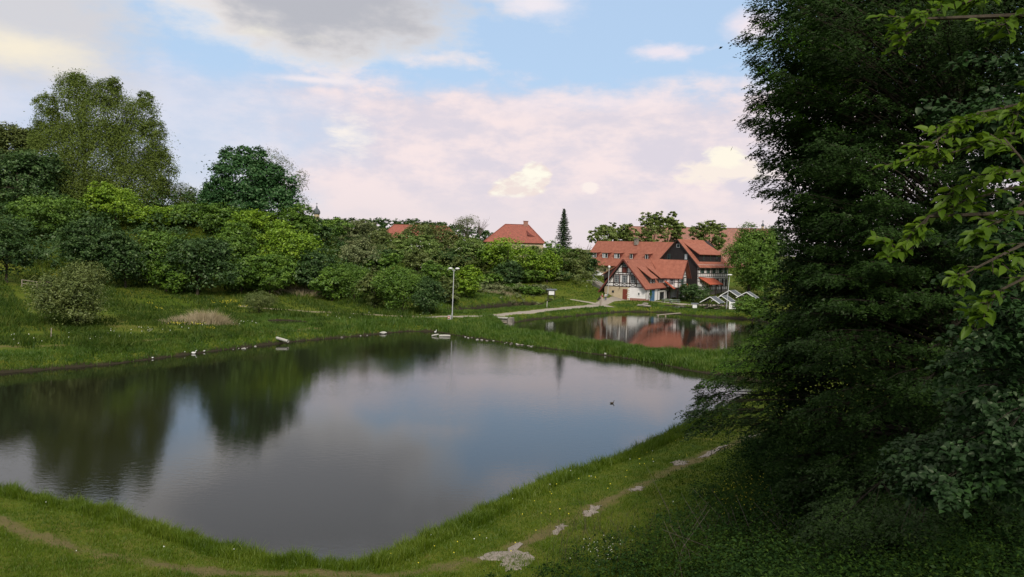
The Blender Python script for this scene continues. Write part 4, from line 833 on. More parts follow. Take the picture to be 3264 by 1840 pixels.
# ------------------------------------------------------------------ people
def skinned(name, J, E, rad, mtl, parent, sub=1):
    me = bpy.data.meshes.new(name); me.from_pydata(J, E, []); o = link(name, me, mtl, parent); sk = o.modifiers.new('skin', 'SKIN'); sk.use_smooth_shade = True
    for v, r_ in zip(me.skin_vertices[0].data, rad): v.radius = r_ if isinstance(r_, tuple) else (r_, r_)
    me.skin_vertices[0].data[0].use_root = True; s = o.modifiers.new('sub', 'SUBSURF'); s.levels = sub; s.render_levels = sub; return o
def plain(name, c, rough=.8): return speckle(name, tuple(x * .85 for x in c), c, 12, rough)
M_skin = plain('skin', (.52, .33, .25))
def person(label, p, hgt, rz, top, legs, hair, stride=.16, arm=.12, sit=False):
    s = hgt / 1.75; r_ = thing('person', label, 'person', p, R(rz)); q = lambda x, y, z: (x * s, y * s, z * s)
    J = [q(0, 0, .95), q(0, 0, 1.12), q(0, .01, 1.34), q(0, .01, 1.47), q(0, -.01, 1.56), q(0, -.02, 1.66), q(0, -.01, 1.735)]; rd = [.125, .115, .145, .055, .07, .092, .06]; E_ = [(0, 1), (1, 2), (2, 3), (3, 4), (4, 5), (5, 6)]
    for sd in (-1, 1):
        k = len(J); J += [q(sd * .09, 0, .88), q(sd * .10, -sd * stride * .5 - .02, .49), q(sd * .10, -sd * stride, .09), q(sd * .11, -sd * stride - .14, .03)]; rd += [.088, .058, .038, .035]; E_ += [(0, k), (k, k + 1), (k + 1, k + 2), (k + 2, k + 3)]
        k = len(J); J += [q(sd * .18, .01, 1.40), q(sd * .24, .02 + sd * .03, 1.13), q(sd * .24, -.06 + sd * arm, .90), q(sd * .235, -.09 + sd * arm, .82)]; rd += [.052, .042, .031, .032]; E_ += [(2, k), (k, k + 1), (k + 1, k + 2), (k + 2, k + 3)]
        hx_, hy_ = sd * .235, -.09 + sd * arm
        for f in range(5):
            k2 = len(J); dx = (f - 2) * .016; J.append(q(hx_ + dx * .3, hy_ + dx, .75 - .01 * (f % 2))); rd.append(.009); E_.append((k + 3, k2))
    skinned('body', J, E_, [r_2 * s for r_2 in rd], M_skin, r_)
    Jt = [q(0, 0, .93), q(0, 0, 1.12), q(0, .01, 1.35), q(0, .01, 1.46)]; rt = [(.155), .14, .165, .075]; Et = [(0, 1), (1, 2), (2, 3)]
    for sd in (-1, 1): k = len(Jt); Jt += [q(sd * .18, .01, 1.40), q(sd * .24, .02 + sd * .03, 1.13), q(sd * .24, -.06 + sd * arm, .93)]; rt += [.066, .055, .044]; Et += [(2, k), (k, k + 1), (k + 1, k + 2)]
    skinned('jacket', Jt, Et, [x * s for x in rt], top, r_)
    Jl = [q(0, 0, .97)]; rl = [.15]; El = []
    for sd in (-1, 1): k = len(Jl); Jl += [q(sd * .09, 0, .86), q(sd * .10, -sd * stride * .5 - .02, .49), q(sd * .10, -sd * stride, .10)]; rl += [.105, .075, .055]; El += [(0, k), (k, k + 1), (k + 1, k + 2)]
    skinned('trousers', Jl, El, [x * s for x in rl], legs, r_)
    m = MB(); m.lathe([(.03 * s, 1.60 * s), (.088 * s, 1.63 * s), (.10 * s, 1.70 * s), (.07 * s, 1.775 * s), (.01 * s, 1.795 * s)], (0, .018 * s, 0), 12); m.build('hair', hair, r_, True)
    m = MB()
    for sd in (-1, 1): m.lathe([(.004, -.006), (.009, 0), (.004, .006)], (sd * .032 * s, -.108 * s, 1.665 * s), 6); m.lathe([(.006, -.02), (.014, 0), (.006, .02)], (sd * .094 * s, -.01 * s, 1.65 * s), 6)
    m.bar((0, -.105 * s, 1.655 * s), (0, -.128 * s, 1.625 * s), .018, .018, (1, 0, 0)); m.bar((-.025 * s, -.105 * s, 1.598 * s), (.025 * s, -.105 * s, 1.598 * s), .01, .01); m.build('face', M_skin, r_)
    return r_
p = g_on(1919, 964, 1.3); pr1 = person('person in a dark red jacket and pale trousers walking on the path', p, 1.72, 15, plain('dark_red_cloth', (.20, .045, .04)), plain('pale_cloth', (.45, .38, .32)), plain('fair_hair', (.35, .25, .14)))
p = g_on(1930, 963, 1.3); person('person in a light grey jacket and blue jeans beside the red-jacketed walker', p, 1.74, -10, plain('light_grey_cloth', (.48, .50, .50)), plain('blue_jeans', (.06, .09, .16)), plain('grey_hair', (.45, .43, .40)), -.14)
p = g_on(2254, 989, .7); person('small person in a violet jacket by the dark plank fence', p, 1.30, 60, plain('violet_cloth', (.12, .09, .25)), plain('dark_cloth', (.02, .02, .03)), plain('dark_hair', (.03, .02, .015)), .05)

# ------------------------------------------------------------------ foliage
def leaf_quads(P, N, L, W, droop=0.0, seed=None):
    """diamond leaves at P facing N, half length L, half width W (arrays)"""
    n = len(P); r = rng.normal(size=(n, 3)); r[:, 2] = r[:, 2] * .6 - droop
    N = N / (np.linalg.norm(N, axis=1, keepdims=True) + 1e-9)
    A = r - (r * N).sum(1, keepdims=True) * N; A /= np.linalg.norm(A, axis=1, keepdims=True) + 1e-9; B = np.cross(N, A)
    L = np.broadcast_to(np.asarray(L, float).reshape(-1, 1), (n, 1)); W = np.broadcast_to(np.asarray(W, float).reshape(-1, 1), (n, 1))
    V = np.stack([P - A * L, P + B * W - A * L * .15, P + A * L - N * L * .25, P - B * W - A * L * .15], 1).reshape(-1, 3)
    Q = np.arange(4 * n).reshape(n, 4); return V, Q
def lobe_leaves(lobes, n, size, clump=.24, per=26, flat=.55, shell=(.62, 1.02), top=.25, aspect=.55):
    """leaf clumps over a set of ellipsoid lobes (cx,cy,cz,rx,ry,rz)"""
    L = np.array(lobes, float); area = (L[:, 3] * L[:, 5] + L[:, 3] * L[:, 4] + L[:, 4] * L[:, 5]); area /= area.sum()
    ncl = max(6, n // per); which = rng.choice(len(L), ncl, p=area); C = L[which]
    d = rng.normal(size=(ncl, 3)); d[:, 2] += top; d /= np.linalg.norm(d, axis=1, keepdims=True)
    rad = shell[0] + (shell[1] - shell[0]) * rng.random(ncl) ** .6
    rad = np.where(rng.random(ncl) < .10, rad + rng.random(ncl) * .16, rad)
    cc = C[:, :3] + d * C[:, 3:] * rad[:, None]
    cs = clump * C[:, 3:].min(1) * (0.55 + .9 * rng.random(ncl))
    k = rng.choice(ncl, n); off = rng.normal(size=(n, 3)) * np.array([1, 1, flat]) * .55
    P = cc[k] + off * cs[k][:, None]
    N = d[k] * .7 + np.array([0, 0, .75]) + rng.normal(size=(n, 3)) * .55
    s = size * (.65 + .7 * rng.random(n))
    return leaf_quads(P, N, s, s * aspect)
def lobes_round(c, rx, ry, rz, k=9, seed=0, sub=.5, spread=.62):
    rs = np.random.default_rng(seed); out = [(c[0], c[1], c[2], rx * .72, ry * .72, rz * .78)]
    for i in range(k):
        d = rs.normal(size=3); d[2] = d[2] * .8 + .25; d /= np.linalg.norm(d); f = spread * (.85 + .3 * rs.random()); s = sub * (.65 + .6 * rs.random())
        out.append((c[0] + d[0] * rx * f, c[1] + d[1] * ry * f, c[2] + d[2] * rz * f, rx * s, ry * s, rz * s * .85))
    return out
M_bark = speckle('bark', (.035, .028, .02), (.085, .07, .05), 5, .95, .03, .1)
M_barkd = speckle('dark_bark', (.02, .017, .013), (.05, .04, .03), 5, .95, .03, .1)
LM = dict(
 willow=leafmat('willow_leaves', (.10, .145, .032), (.15, .20, .045), (.19, .24, .06), .35, .0),
 dark=leafmat('dark_leaves', (0.021, 0.049, 0.015), (0.044, 0.098, 0.023), (0.091, 0.152, 0.031)),
 fir=leafmat('needle_leaves', (0.014, 0.031, 0.015), (0.032, 0.062, 0.025), (0.052, 0.093, 0.037), .08),
 poplar=leafmat('poplar_leaves', (0.021, 0.070, 0.022), (0.044, 0.124, 0.035), (0.088, 0.186, 0.050)),
 mid=leafmat('mid_leaves', (0.044, 0.101, 0.013), (0.096, 0.186, 0.020), (0.175, 0.279, 0.031)),
 bright=leafmat('bright_leaves', (0.079, 0.163, 0.010), (0.175, 0.295, 0.015), (0.298, 0.419, 0.037)),
 olive=leafmat('olive_leaves', (0.061, 0.093, 0.022), (0.114, 0.147, 0.035), (0.175, 0.202, 0.056)),
 grey=leafmat('grey_green_leaves', (0.088, 0.116, 0.044), (0.158, 0.186, 0.075), (0.263, 0.279, 0.125)),
 pale=leafmat('pale_young_leaves', (.09, .11, .05), (.16, .18, .09), (.22, .22, .13), .35),
 haw=leafmat('hawthorn_leaves', (0.061, 0.116, 0.020), (0.131, 0.202, 0.037), (0.280, 0.341, 0.100)),
 chest=leafmat('chestnut_leaves', (.075, .125, .022), (.16, .215, .045), (.32, .34, .13)),
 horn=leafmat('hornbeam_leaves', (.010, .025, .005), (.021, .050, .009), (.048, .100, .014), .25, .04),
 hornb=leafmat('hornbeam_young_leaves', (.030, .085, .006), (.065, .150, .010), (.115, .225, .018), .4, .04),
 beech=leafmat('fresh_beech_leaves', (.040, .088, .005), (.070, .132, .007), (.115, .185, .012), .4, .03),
 hornd=leafmat('shaded_inner_leaves', (.006, .014, .004), (.012, .026, .006), (.02, .04, .01), .1, .02), maple=leafmat('maple_leaves', (.010, .026, .009), (.018, .046, .013), (.035, .085, .018), .2, .05),  # hornd: shade of the crown interior put into a darker leaf colour
 weed=leafmat('weed_leaves', (.018, .042, .006), (.036, .072, .010), (.07, .11, .02), .2, .01), horn2=leafmat('bramble_leaves', (.009, .024, .006), (.018, .044, .010), (.04, .08, .02), .2, .01),
 twig=speckle('bare_twigs', (.09, .075, .065), (.17, .14, .12), 8, .9),
 blossom=leafmat('white_blossom', (.5, .5, .42), (.65, .65, .58), (.75, .75, .7)),
)
def limbs(root, base, top, lobes, r, seed, bark=None, name='trunk', fork=.4):
    rs = random.Random(seed); m = MB(); b = Vector(base); t = Vector(top); h = (t - b)
    mid = b + h * fork + Vector((rs.uniform(-.3, .3), rs.uniform(-.3, .3), 0)) * r * 2
    m.tube([b - Vector((0, 0, .4)), b + h * .06, mid, b + h * .75], [r * 1.5, r, r * .75, r * .3], 8)
    for l in lobes[1:9]:
        c = Vector(l[:3]); s = b.lerp(mid, rs.uniform(.55, 1.0)); q = s.lerp(c, .5) + Vector((0, 0, -.06 * (c - s).length))
        m.tube([s, q, c], [r * .45, r * .3, r * .1], 6)
    return m.build(name, bark or M_bark, root)
def tree(px, top, bot, hw, D, kind, label, n=2600, leaf=.22, cat='tree', name=None, seed=None, k=9, group=None, sub=.5, base=None, ry=None, lobes=None, clear=0.0, thick=None, flat=.55, clump=.26, per=22, spread=.62, shell=(.62, 1.02), extra=None, aspect=.55, leaves_name='crown', dens=2.3):
    seed = seed if seed is not None else int(px * 7 + top * 3 + D)
    pc = PD(px, (top + bot) / 2, D); pt = PD(px, top, D); pb = PD(px, bot, D); gx = pc.x; g0 = gz1(gx, D)
    rx = hw / F * D; zt = pt.z; zb = max(pb.z, g0 + clear) if zt - pb.z > .5 else pb.z
    rz = (zt - zb) / 2; c = (gx, D, (zt + zb) / 2)
    lb = lobes or lobes_round(c, rx, ry or rx, rz, k, seed, sub, spread)
    root = thing(name or 'broadleaf_tree', label, cat, (gx, D, g0), 0, group)
    off = np.array([gx, D, g0])
    n = int(n * dens)
    V, Q = lobe_leaves(lb, n, leaf, clump=clump, per=per, flat=flat, shell=shell, aspect=aspect); o = link(leaves_name, mesh_np(leaves_name, V - off, Q), LM[kind], root)
    lb2 = [(l[0] - gx, l[1] - D, l[2] - g0) + tuple(l[3:]) for l in lb]
    limbs(root, (0, 0, 0), (0, 0, zt - g0), lb2, thick or max(.10, .02 * (zt - g0)), seed)
    if extra:
        V, Q = lobe_leaves(lb, extra[1], extra[2], clump=clump, per=5, shell=(.9, 1.06)); link('blossom', mesh_np('blossom', V - off, Q), LM[extra[0]], root)
    return root
def plobes(D, items):      # lobes given by where the photo shows them: px, py, radius px [, depth offset, z-radius factor]
    out = []
    for it in items:
        p = PD(it[0], it[1], D + (it[3] if len(it) > 3 else 0)); r_ = it[2] / F * D
        out.append((p.x, p.y, p.z, r_, r_, r_ * (it[4] if len(it) > 4 else 1)))
    return out
HILL = 'trees and bushes crowding the wooded slope'
tree(270, 240, 700, 160, 175, 'willow', 'towering grey-green willow, the tallest tree on the left slope', n=70000, leaf=.22, aspect=.36, name='willow_tree', thick=.38, clump=.30, per=34, flat=.9,
     lobes=plobes(175, [(300, 520, 130, 0, 1.1), (165, 400, 52), (150, 330, 34), (240, 300, 58, 0, 1.1), (245, 262, 26), (340, 300, 42), (365, 270, 22), (330, 380, 90), (450, 370, 52), (462, 315, 24), (200, 470, 80), (430, 470, 88), (490, 420, 36), (500, 540, 55), (130, 420, 30), (420, 620, 100, -3), (250, 640, 110, -3), (120, 450, 26), (520, 600, 30), (500, 500, 40)]))
tree(25, 375, 560, 85, 182, 'olive', 'loose dark tree on the skyline at the far left edge', n=9000, leaf=.26, per=16)
tree(55, 470, 900, 150, 160, 'dark', 'very dark broad tree below the skyline at the far left', n=9000, leaf=.26, k=14)
tree(90, 480, 620, 90, 172, 'dark', 'dark tree in front of the loose skyline tree at the left', n=4000, leaf=.24)
tree(575, 575, 720, 75, 178, 'olive', 'small drooping dark tree right of the tall willow', n=5200, leaf=.16, name='weeping_tree', aspect=.3, lobes=plobes(178, [(540, 640, 50, 0, 1.2), (575, 630, 38, 0, 1.3), (605, 625, 20, 0, 1.5), (520, 590, 22), (600, 670, 50)]))
tree(800, 475, 680, 130, 165, 'poplar', 'dense dark green tree rising above the bushes', n=13000, leaf=.28, name='dense_tree', thick=.22, per=30, clump=.36,
     lobes=plobes(165, [(780, 580, 88), (730, 510, 28, 0, 1.4), (780, 500, 26, 0, 1.3), (825, 505, 26, 0, 1.3), (705, 555, 34), (700, 610, 46), (850, 560, 46), (880, 550, 24), (905, 600, 44), (860, 640, 62), (770, 650, 70), (680, 650, 36), (925, 650, 36)]))
tree(660, 575, 660, 26, 164, 'poplar', 'narrow little dark tree just left of the dense dark tree', n=1200, leaf=.22, lobes=plobes(164, [(660, 630, 20), (658, 595, 10, 0, 1.6), (672, 640, 18), (648, 640, 14)]))
tree(905, 480, 690, 70, 173, 'pale', 'thin pale half-bare tree behind the dense dark tree', n=3800, leaf=.13, per=9, clump=.4, dens=1.6, lobes=plobes(173, [(860, 510, 36), (900, 540, 38), (945, 590, 30), (960, 560, 20), (950, 650, 30), (975, 680, 22), (880, 600, 50)]))
SL = [ # px, top, bottom, half width, D, kind, label, leaves
 (370, 580, 800, 85, 160, 'bright', 'round yellow-green tree below the tall willow', 5200),
 (150, 610, 880, 135, 152, 'mid', 'broad mid-green tree below the far-left dark trees', 7000),
 (20, 700, 910, 95, 146, 'dark', 'dark bush at the left edge above the meadow', 4500),
 (280, 700, 915, 90, 147, 'dark', 'dark shrub wall behind the round meadow tree', 5200),
 (490, 650, 810, 85, 160, 'bright', 'light green bush right of the round yellow-green tree', 4500),
 (600, 640, 800, 90, 163, 'mid', 'rounded bush on the ridge below the drooping tree', 4500),
 (700, 640, 800, 90, 161, 'mid', 'leafy bush on the ridge under the dense dark tree', 4500),
 (800, 655, 820, 85, 158, 'bright', 'light bush on the ridge right under the dense dark tree', 4500),
 (930, 650, 830, 80, 162, 'mid', 'bush under the thin pale tree', 4200),
 (400, 745, 930, 105, 146, 'dark', 'dark bush at the meadow edge below the round yellow-green tree', 6000),
 (530, 720, 940, 95, 147, 'mid', 'tall bush at the middle of the left thicket', 5600),
 (630, 740, 950, 105, 145, 'dark', 'shadowy bush overhanging the meadow edge', 6500),
 (740, 720, 900, 90, 150, 'mid', 'bush in the thicket left of the bright dome tree', 5200),
 (770, 820, 945, 85, 143, 'mid', 'low bush at the foot of the thicket', 4200),
 (915, 712, 925, 105, 148, 'bright', 'bright dome-shaped tree at the right of the left thicket', 8000),
 (860, 800, 950, 90, 141, 'mid', 'low leafy bush in front of the bright dome tree', 4600),
 (980, 690, 860, 70, 168, 'dark', 'dark tree behind the bright dome tree', 3600),
 (1040, 690, 870, 75, 175, 'mid', 'bush on the slope below the church turret', 3600),
 (1010, 800, 945, 70, 150, 'dark', 'dark bush between the bright dome tree and the willow shrub', 3800),
 (1120, 695, 850, 75, 185, 'grey', 'greyish bush on the slope left of the flat-topped tree', 3600),
 (1150, 760, 900, 80, 172, 'grey', 'grey-green willow bush on the slope', 3800),
 (1200, 720, 850, 70, 200, 'olive', 'olive-green tree in front of the hipped red roof far off', 3000),
 (1240, 790, 850, 85, 188, 'dark', 'flat-topped tree with a deep shadow below it', 3600),
 (1335, 702, 800, 55, 285, 'olive', 'tree top standing before the far hipped roof on the ridge', 3000),
 (1390, 700, 830, 75, 205, 'olive', 'wide olive tree behind the blossoming hawthorn', 3600),
 (1330, 745, 860, 95, 190, 'haw', 'hawthorn with pale blossom at the middle of the slope', 6000),
 (1455, 790, 875, 60, 192, 'dark', 'dark bush above the white rail fence', 3000),
 (1490, 745, 890, 62, 194, 'haw', 'rounded pale-flecked tree behind the double lamp', 4500),
 (1390, 830, 960, 55, 165, 'mid', 'bush on the slope left of the double lamp', 2800),
 (1570, 780, 900, 75, 192, 'mid', 'rounded tree left below the red hipped roof', 4200),
 (1490, 848, 960, 52, 165, 'bright', 'bright bush just right of the double lamp', 3000),
 (1620, 745, 915, 85, 190, 'bright', 'yellow-green tree in front of the red hipped roof', 5200),
 (1625, 830, 925, 62, 182, 'dark', 'dark bush under the yellow-green tree', 3000),
 (1700, 780, 890, 55, 194, 'haw', 'small white-blossomed tree right below the red hipped roof', 3400),
 (1770, 765, 900, 70, 197, 'mid', 'tree at the foot of the tall spruce', 3800),
 (1745, 800, 905, 48, 188, 'bright', 'light green tree left of the tall spruce foot', 3000),
 (1835, 785, 905, 52, 196, 'olive', 'olive tree left of the long red-roofed house', 3400),
 (1868, 800, 930, 36, 200, 'dark', 'dark leaning tree beside the parked white car', 2400),
 (1560, 905, 968, 55, 172, 'grey', 'grey-green low bush behind the small pond', 2600),
 (1640, 905, 965, 55, 178, 'mid', 'low bush on the bank of the small pond', 2600),
 (1690, 912, 975, 42, 172, 'mid', 'round bush at the water edge left of the notice board', 2600),
 (1430, 930, 985, 40, 158, 'olive', 'low olive bush beside the double lamp post', 1800),
 (1420, 880, 985, 42, 160, 'olive', 'leafy bush right behind the pole of the double lamp', 2600),
 (1545, 872, 972, 58, 176, 'mid', 'yellowish bush below the rounded tree on the slope', 3400),
 (1600, 850, 950, 50, 184, 'olive', 'olive bush in the middle of the slope, under the dark bush', 2800),
 (1670, 855, 955, 55, 186, 'mid', 'broad bush left above the notice board', 3200),
 (1725, 905, 970, 40, 176, 'grey', 'pale low bush just left of the notice board', 2200),
 (1780, 860, 925, 50, 192, 'dark', 'shady bush in the hollow right above the notice board', 2600),
 (1225, 800, 905, 65, 172, 'mid', 'bush on the slope above the large bushy willow', 3200),
 (1330, 800, 900, 60, 170, 'olive', 'olive bush under the blossoming hawthorn', 3000),
 (1195, 860, 985, 55, 140, 'olive', 'olive bush between the feathery shrub and the large bushy willow', 3000),
 (1060, 850, 965, 60, 142, 'mid', 'bush behind the feathery willow shrub at its left', 3000),
 (1500, 920, 975, 45, 166, 'grey', 'low pale bush right of the double lamp post', 2000),
]
for px, tp, bt, hw, D, kd, lab, n in SL:
    if bt >= 895 and px < 1500:
        fd = foot_D(px, bt)
        if fd: D = min(D, fd + hw / F * fd * .55)
    bush = (bt > 880 and bt - tp < 170) or 'bush' in lab or 'shrub' in lab
    tree(px, tp, bt, hw, D, kd, lab, n=n, leaf=.15 + .0004 * D, cat='bush' if bush else 'tree', name='bush' if bush else 'broadleaf_tree', group=HILL,
         k=11, sub=.42, spread=.7, extra=('blossom', 260, .10) if kd == 'haw' else None, clump=.34, per=30)
tree(245, 835, 1040, 110, 91, 'olive', 'rounded dark shrub tree alone on the left meadow', n=9000, leaf=.12, name='shrub_tree', cat='bush', thick=.16, per=16, clump=.4, k=12)
tree(1130, 835, 985, 85, 137, 'mid', 'feathery willow shrub at the right end of the meadow', n=7000, leaf=.14, name='willow_shrub', cat='bush', per=14, clump=.4, aspect=.35)
tree(1285, 850, 1002, 80, 127, 'mid', 'large bushy willow left of the double lamp, its left half', n=7000, leaf=.14, name='willow_shrub', cat='bush', per=16, clump=.4, k=12)
tree(1370, 880, 1003, 60, 126, 'dark', 'darker willow bush leaning against the large bushy willow', n=4500, leaf=.14, name='willow_shrub', cat='bush', per=16, clump=.4)
tree(825, 925, 1015, 60, 116, 'olive', 'small airy shrub beside the muddy ditch', n=3000, leaf=.10, name='willow_shrub', cat='bush', per=10, clump=.5, aspect=.35)
tree(2390, 722, 950, 80, 192, 'mid', 'big rounded green tree right of the dark gabled house', n=16000, leaf=.20, k=12, name='broadleaf_tree', thick=.4, group='trees around the houses', clump=.34, per=34)
tree(2440, 790, 960, 60, 186, 'mid', 'green tree tucked behind the hornbeam beside the big rounded tree', n=5000, leaf=.2, group='trees around the houses')
tree(2470, 700, 900, 48, 215, 'dark', 'dark tree at the right end of the long castle roof', n=4000, leaf=.2, per=12, group='trees around the houses')
tree(2210, 905, 975, 52, 183, 'dark', 'dark yew bush in front of the dark gabled house', n=5000, leaf=.13, name='yew_bush', cat='bush', k=8)
tree(2400, 945, 1015, 52, 146, 'mid', 'leafy bush right of the picnic shelters', n=5000, leaf=.13, name='bush', cat='bush', k=8)
tree(2073, 924, 962, 5, 174.4, 'mid', 'climbing bush on the corner beside the blue door', n=500, leaf=.10, name='climber_bush', cat='bush', k=4, thick=.04)
CH = 'chestnut trees behind the long red-roofed house'
tree(1935, 708, 800, 48, 246, 'chest', 'leftmost chestnut tree behind the long roof', n=3600, leaf=.30, name='chestnut_tree', group=CH, sub=.36, spread=.8, k=13, per=40)
tree(2000, 716, 800, 42, 246, 'chest', 'low chestnut tree left of the tall chestnut pair', n=3000, leaf=.30, name='chestnut_tree', group=CH, sub=.36, spread=.8, k=13, per=40)
tree(2078, 674, 800, 42, 246, 'chest', 'tallest chestnut, left one of the tall pair', n=3600, leaf=.30, name='chestnut_tree', group=CH, sub=.36, spread=.8, k=13, per=40)
tree(2130, 682, 800, 42, 247, 'chest', 'right one of the tall chestnut pair', n=3600, leaf=.30, name='chestnut_tree', group=CH, sub=.36, spread=.8, k=13, per=40)
tree(2262, 698, 800, 50, 246, 'chest', 'chestnut tree behind the dark gabled house, before the castle roof', n=4200, leaf=.30, name='chestnut_tree', group=CH, sub=.36, spread=.8, k=14, per=40)
tree(1490, 682, 745, 42, 260, 'pale', 'airy thin-leaved tree on the ridge left of the red hipped roof', n=1500, leaf=.18, per=7, clump=.5, dens=1.3)
def bare_tree(px, top, bot, hw, D, label, seed):
    g0 = gz1(PD(px, bot, D).x, D); pb = PD(px, bot, D); zt = PD(px, top, D).z; root = thing('bare_tree', label, 'tree', (pb.x, D, g0)); m = MB(); rs = random.Random(seed)
    h = zt - g0; w = hw / F * D; zc = max(pb.z - g0, .3)
    m.tube([(0, 0, -.3), (0, 0, zc)], [.16, .12], 6); m.build('trunk', M_bark, root); m = MB()
    for i in range(26):
        a = rs.uniform(0, 6.28); r_ = w * rs.uniform(.3, 1); e = (r_ * math.cos(a), r_ * math.sin(a), zc + (h - zc) * rs.uniform(.4, 1))
        q = (e[0] * .4, e[1] * .4, zc + (e[2] - zc) * .55); m.tube([(0, 0, zc - .2), q, e], [.06, .04, .02], 4)
        for j in range(5):
            s = Vector(q).lerp(Vector(e), rs.random()); m.tube([s, s + Vector((rs.uniform(-1, 1), rs.uniform(-1, 1), rs.uniform(.2, 1.2))) * w * .22], [.025, .012], 3)
    m.build('branches', LM['twig'], root)
bare_tree(1530, 692, 750, 30, 262, 'bare leafless tree beside the airy tree on the ridge', 3)
bare_tree(1858, 772, 850, 32, 205, 'bare grey twiggy tree left of the long red-roofed house', 5)

def spruce(px, top, bot, hw, D, label):
    pb = PD(px, bot, D); g0 = gz1(pb.x, D); zt = PD(px, top, D).z; h = zt - g0; root = thing('spruce_tree', label, 'tree', (pb.x, D, g0))
    MB().tube([(0, 0, -.3), (0, 0, h * .6), (0, 0, h)], [.28, .14, .02], 7).build('trunk', M_barkd, root)
    w = hw / F * D * 1.45; P = []; N = []; rs = np.random.default_rng(4)
    z = h
    while z > h * .12:
        f = (h - z) / (h * .88); rr = w * (f ** .85) * (1 + rs.uniform(-.12, .12)) + .12; nb = 7 + int(6 * f); a0 = rs.uniform(0, 6)
        for b in range(nb):
            a = a0 + 2 * math.pi * b / nb + rs.normal(0, .15); rb = rr * rs.uniform(.72, 1.12)
            for t in np.linspace(.12, 1, 5 + int(rb * 7)):
                P.append((math.cos(a) * rb * t, math.sin(a) * rb * t, z - .42 * rb * t + .22 * rb * t * t)); N.append((rs.normal(0, .5), rs.normal(0, .5), 1))
        z -= h * .026 + .020 * f * h
    P = np.array(P); N = np.array(N); P = np.repeat(P, 3, 0) + rs.normal(0, .13, (len(P) * 3, 3)); N = np.repeat(N, 3, 0) + rs.normal(0, .5, (len(N) * 3, 3))
    V, Q = leaf_quads(P, N, .20, .07, .5); link('crown', mesh_np('crown', V, Q), LM['fir'], root)
spruce(1794, 668, 815, 30, 222, 'tall narrow spruce standing alone against the sky')

# far wooded ridge, too distant to tell its trees apart
def far_wood():
    lb = []; rs = np.random.default_rng(11)
    prof = [(560, 700), (700, 690), (860, 702), (1000, 700), (1100, 699), (1150, 702), (1180, 697), (1230, 702), (1290, 703), (1330, 700), (1380, 708), (1430, 718), (1500, 722), (1560, 735), (1620, 775)]
    px = np.array([p[0] for p in prof]); py = np.array([p[1] for p in prof])
    for x in np.arange(560, 1620, 11):
        y = np.interp(x, px, py) + rs.normal(0, 2)
        for k, D in enumerate((620, 560, 500, 440)):
            p = PD(x + rs.uniform(-6, 6), y + 9 + 15 * k + rs.uniform(-3, 3), D); r_ = (9 + rs.uniform(0, 5)) / F * D; lb.append((p.x, p.y, p.z, r_, r_, r_ * .9))
    V, Q = lobe_leaves(lb, 38000, .8, clump=.5, per=20, shell=(.5, 1)); o = link('forest', mesh_np('forest', V, Q), LM['dark']); tag(o, 'distant wooded ridge behind the red roofs', 'forest', kind='stuff')
far_wood()
# scrub filling the wooded slope between the single bushes
def scrub(name, pts, n, leaf, kind, label):
    lb = []; rs = np.random.default_rng(len(pts))
    for px, D, r_ in pts:
        for q in range(3):
            p = PD(px + rs.uniform(-18, 18), 900, D + rs.uniform(-3, 3)); z = gz1(p.x, p.y); s = r_ * rs.uniform(.7, 1.2); lb.append((p.x, p.y, z + s * .35, s * 1.3, s * 1.3, s))
    V, Q = lobe_leaves(lb, n, leaf, clump=.35, per=24, top=.6); tag(link(name, mesh_np(name, V, Q), LM[kind]), label, 'undergrowth', kind='stuff')
scrub('undergrowth', [(x, D, 3.4) for x in range(-40, 1180, 55) for D in (136, 147, 158, 170) if not (D < 140 and x > 650)] + [(x, D, 3.6) for x in range(-40, 700, 80) for D in (182, 192)], 52000, .26, 'dark', 'dark undergrowth filling the wooded left slope')
scrub('undergrowth', [(x, D, 2.6) for x in range(1120, 1900, 50) for D in (190, 200, 214, 230, 245)], 42000, .24, 'olive', 'olive undergrowth on the slope below the red roofs')
scrub('undergrowth', [(x, 166, .9) for x in range(1420, 1760, 30)] + [(x, 174, 1.2) for x in range(1400, 1740, 30)], 9000, .16, 'grey', 'low pale undergrowth along the small pond')

# ------------------------------------------------------------------ the hornbeams and undergrowth on the right
def leaves6(P, N, A, L, W):
    """folded, pointed leaf of two halves"""
    n = len(P); N = N / np.linalg.norm(N, axis=1, keepdims=True); A = A - (A * N).sum(1, keepdims=True) * N; A /= np.linalg.norm(A, axis=1, keepdims=True) + 1e-9; B = np.cross(N, A)
    L = L.reshape(-1, 1); W = W.reshape(-1, 1); up = N * W * .35
    V = np.stack([P, P + A * L * .30 + B * W * .85 + up, P + A * L * .68 + B * W * .72 + up, P + A * L - N * L * .12, P + A * L * .68 - B * W * .72 + up, P + A * L * .30 - B * W * .85 + up, P + A * L * .5 - N * L * .02], 1).reshape(-1, 3)
    k = np.arange(n)[:, None] * 7; Q = np.concatenate([k + np.array([[0, 1, 2, 6]]), k + np.array([[6, 2, 3, 3]]), k + np.array([[0, 6, 4, 5]]), k + np.array([[6, 3, 3, 4]])])
    T = np.concatenate([k + np.array(t)[None] for t in ((0, 1, 6), (1, 2, 6), (2, 3, 6), (0, 6, 5), (6, 4, 5), (6, 3, 4))]); return V, T
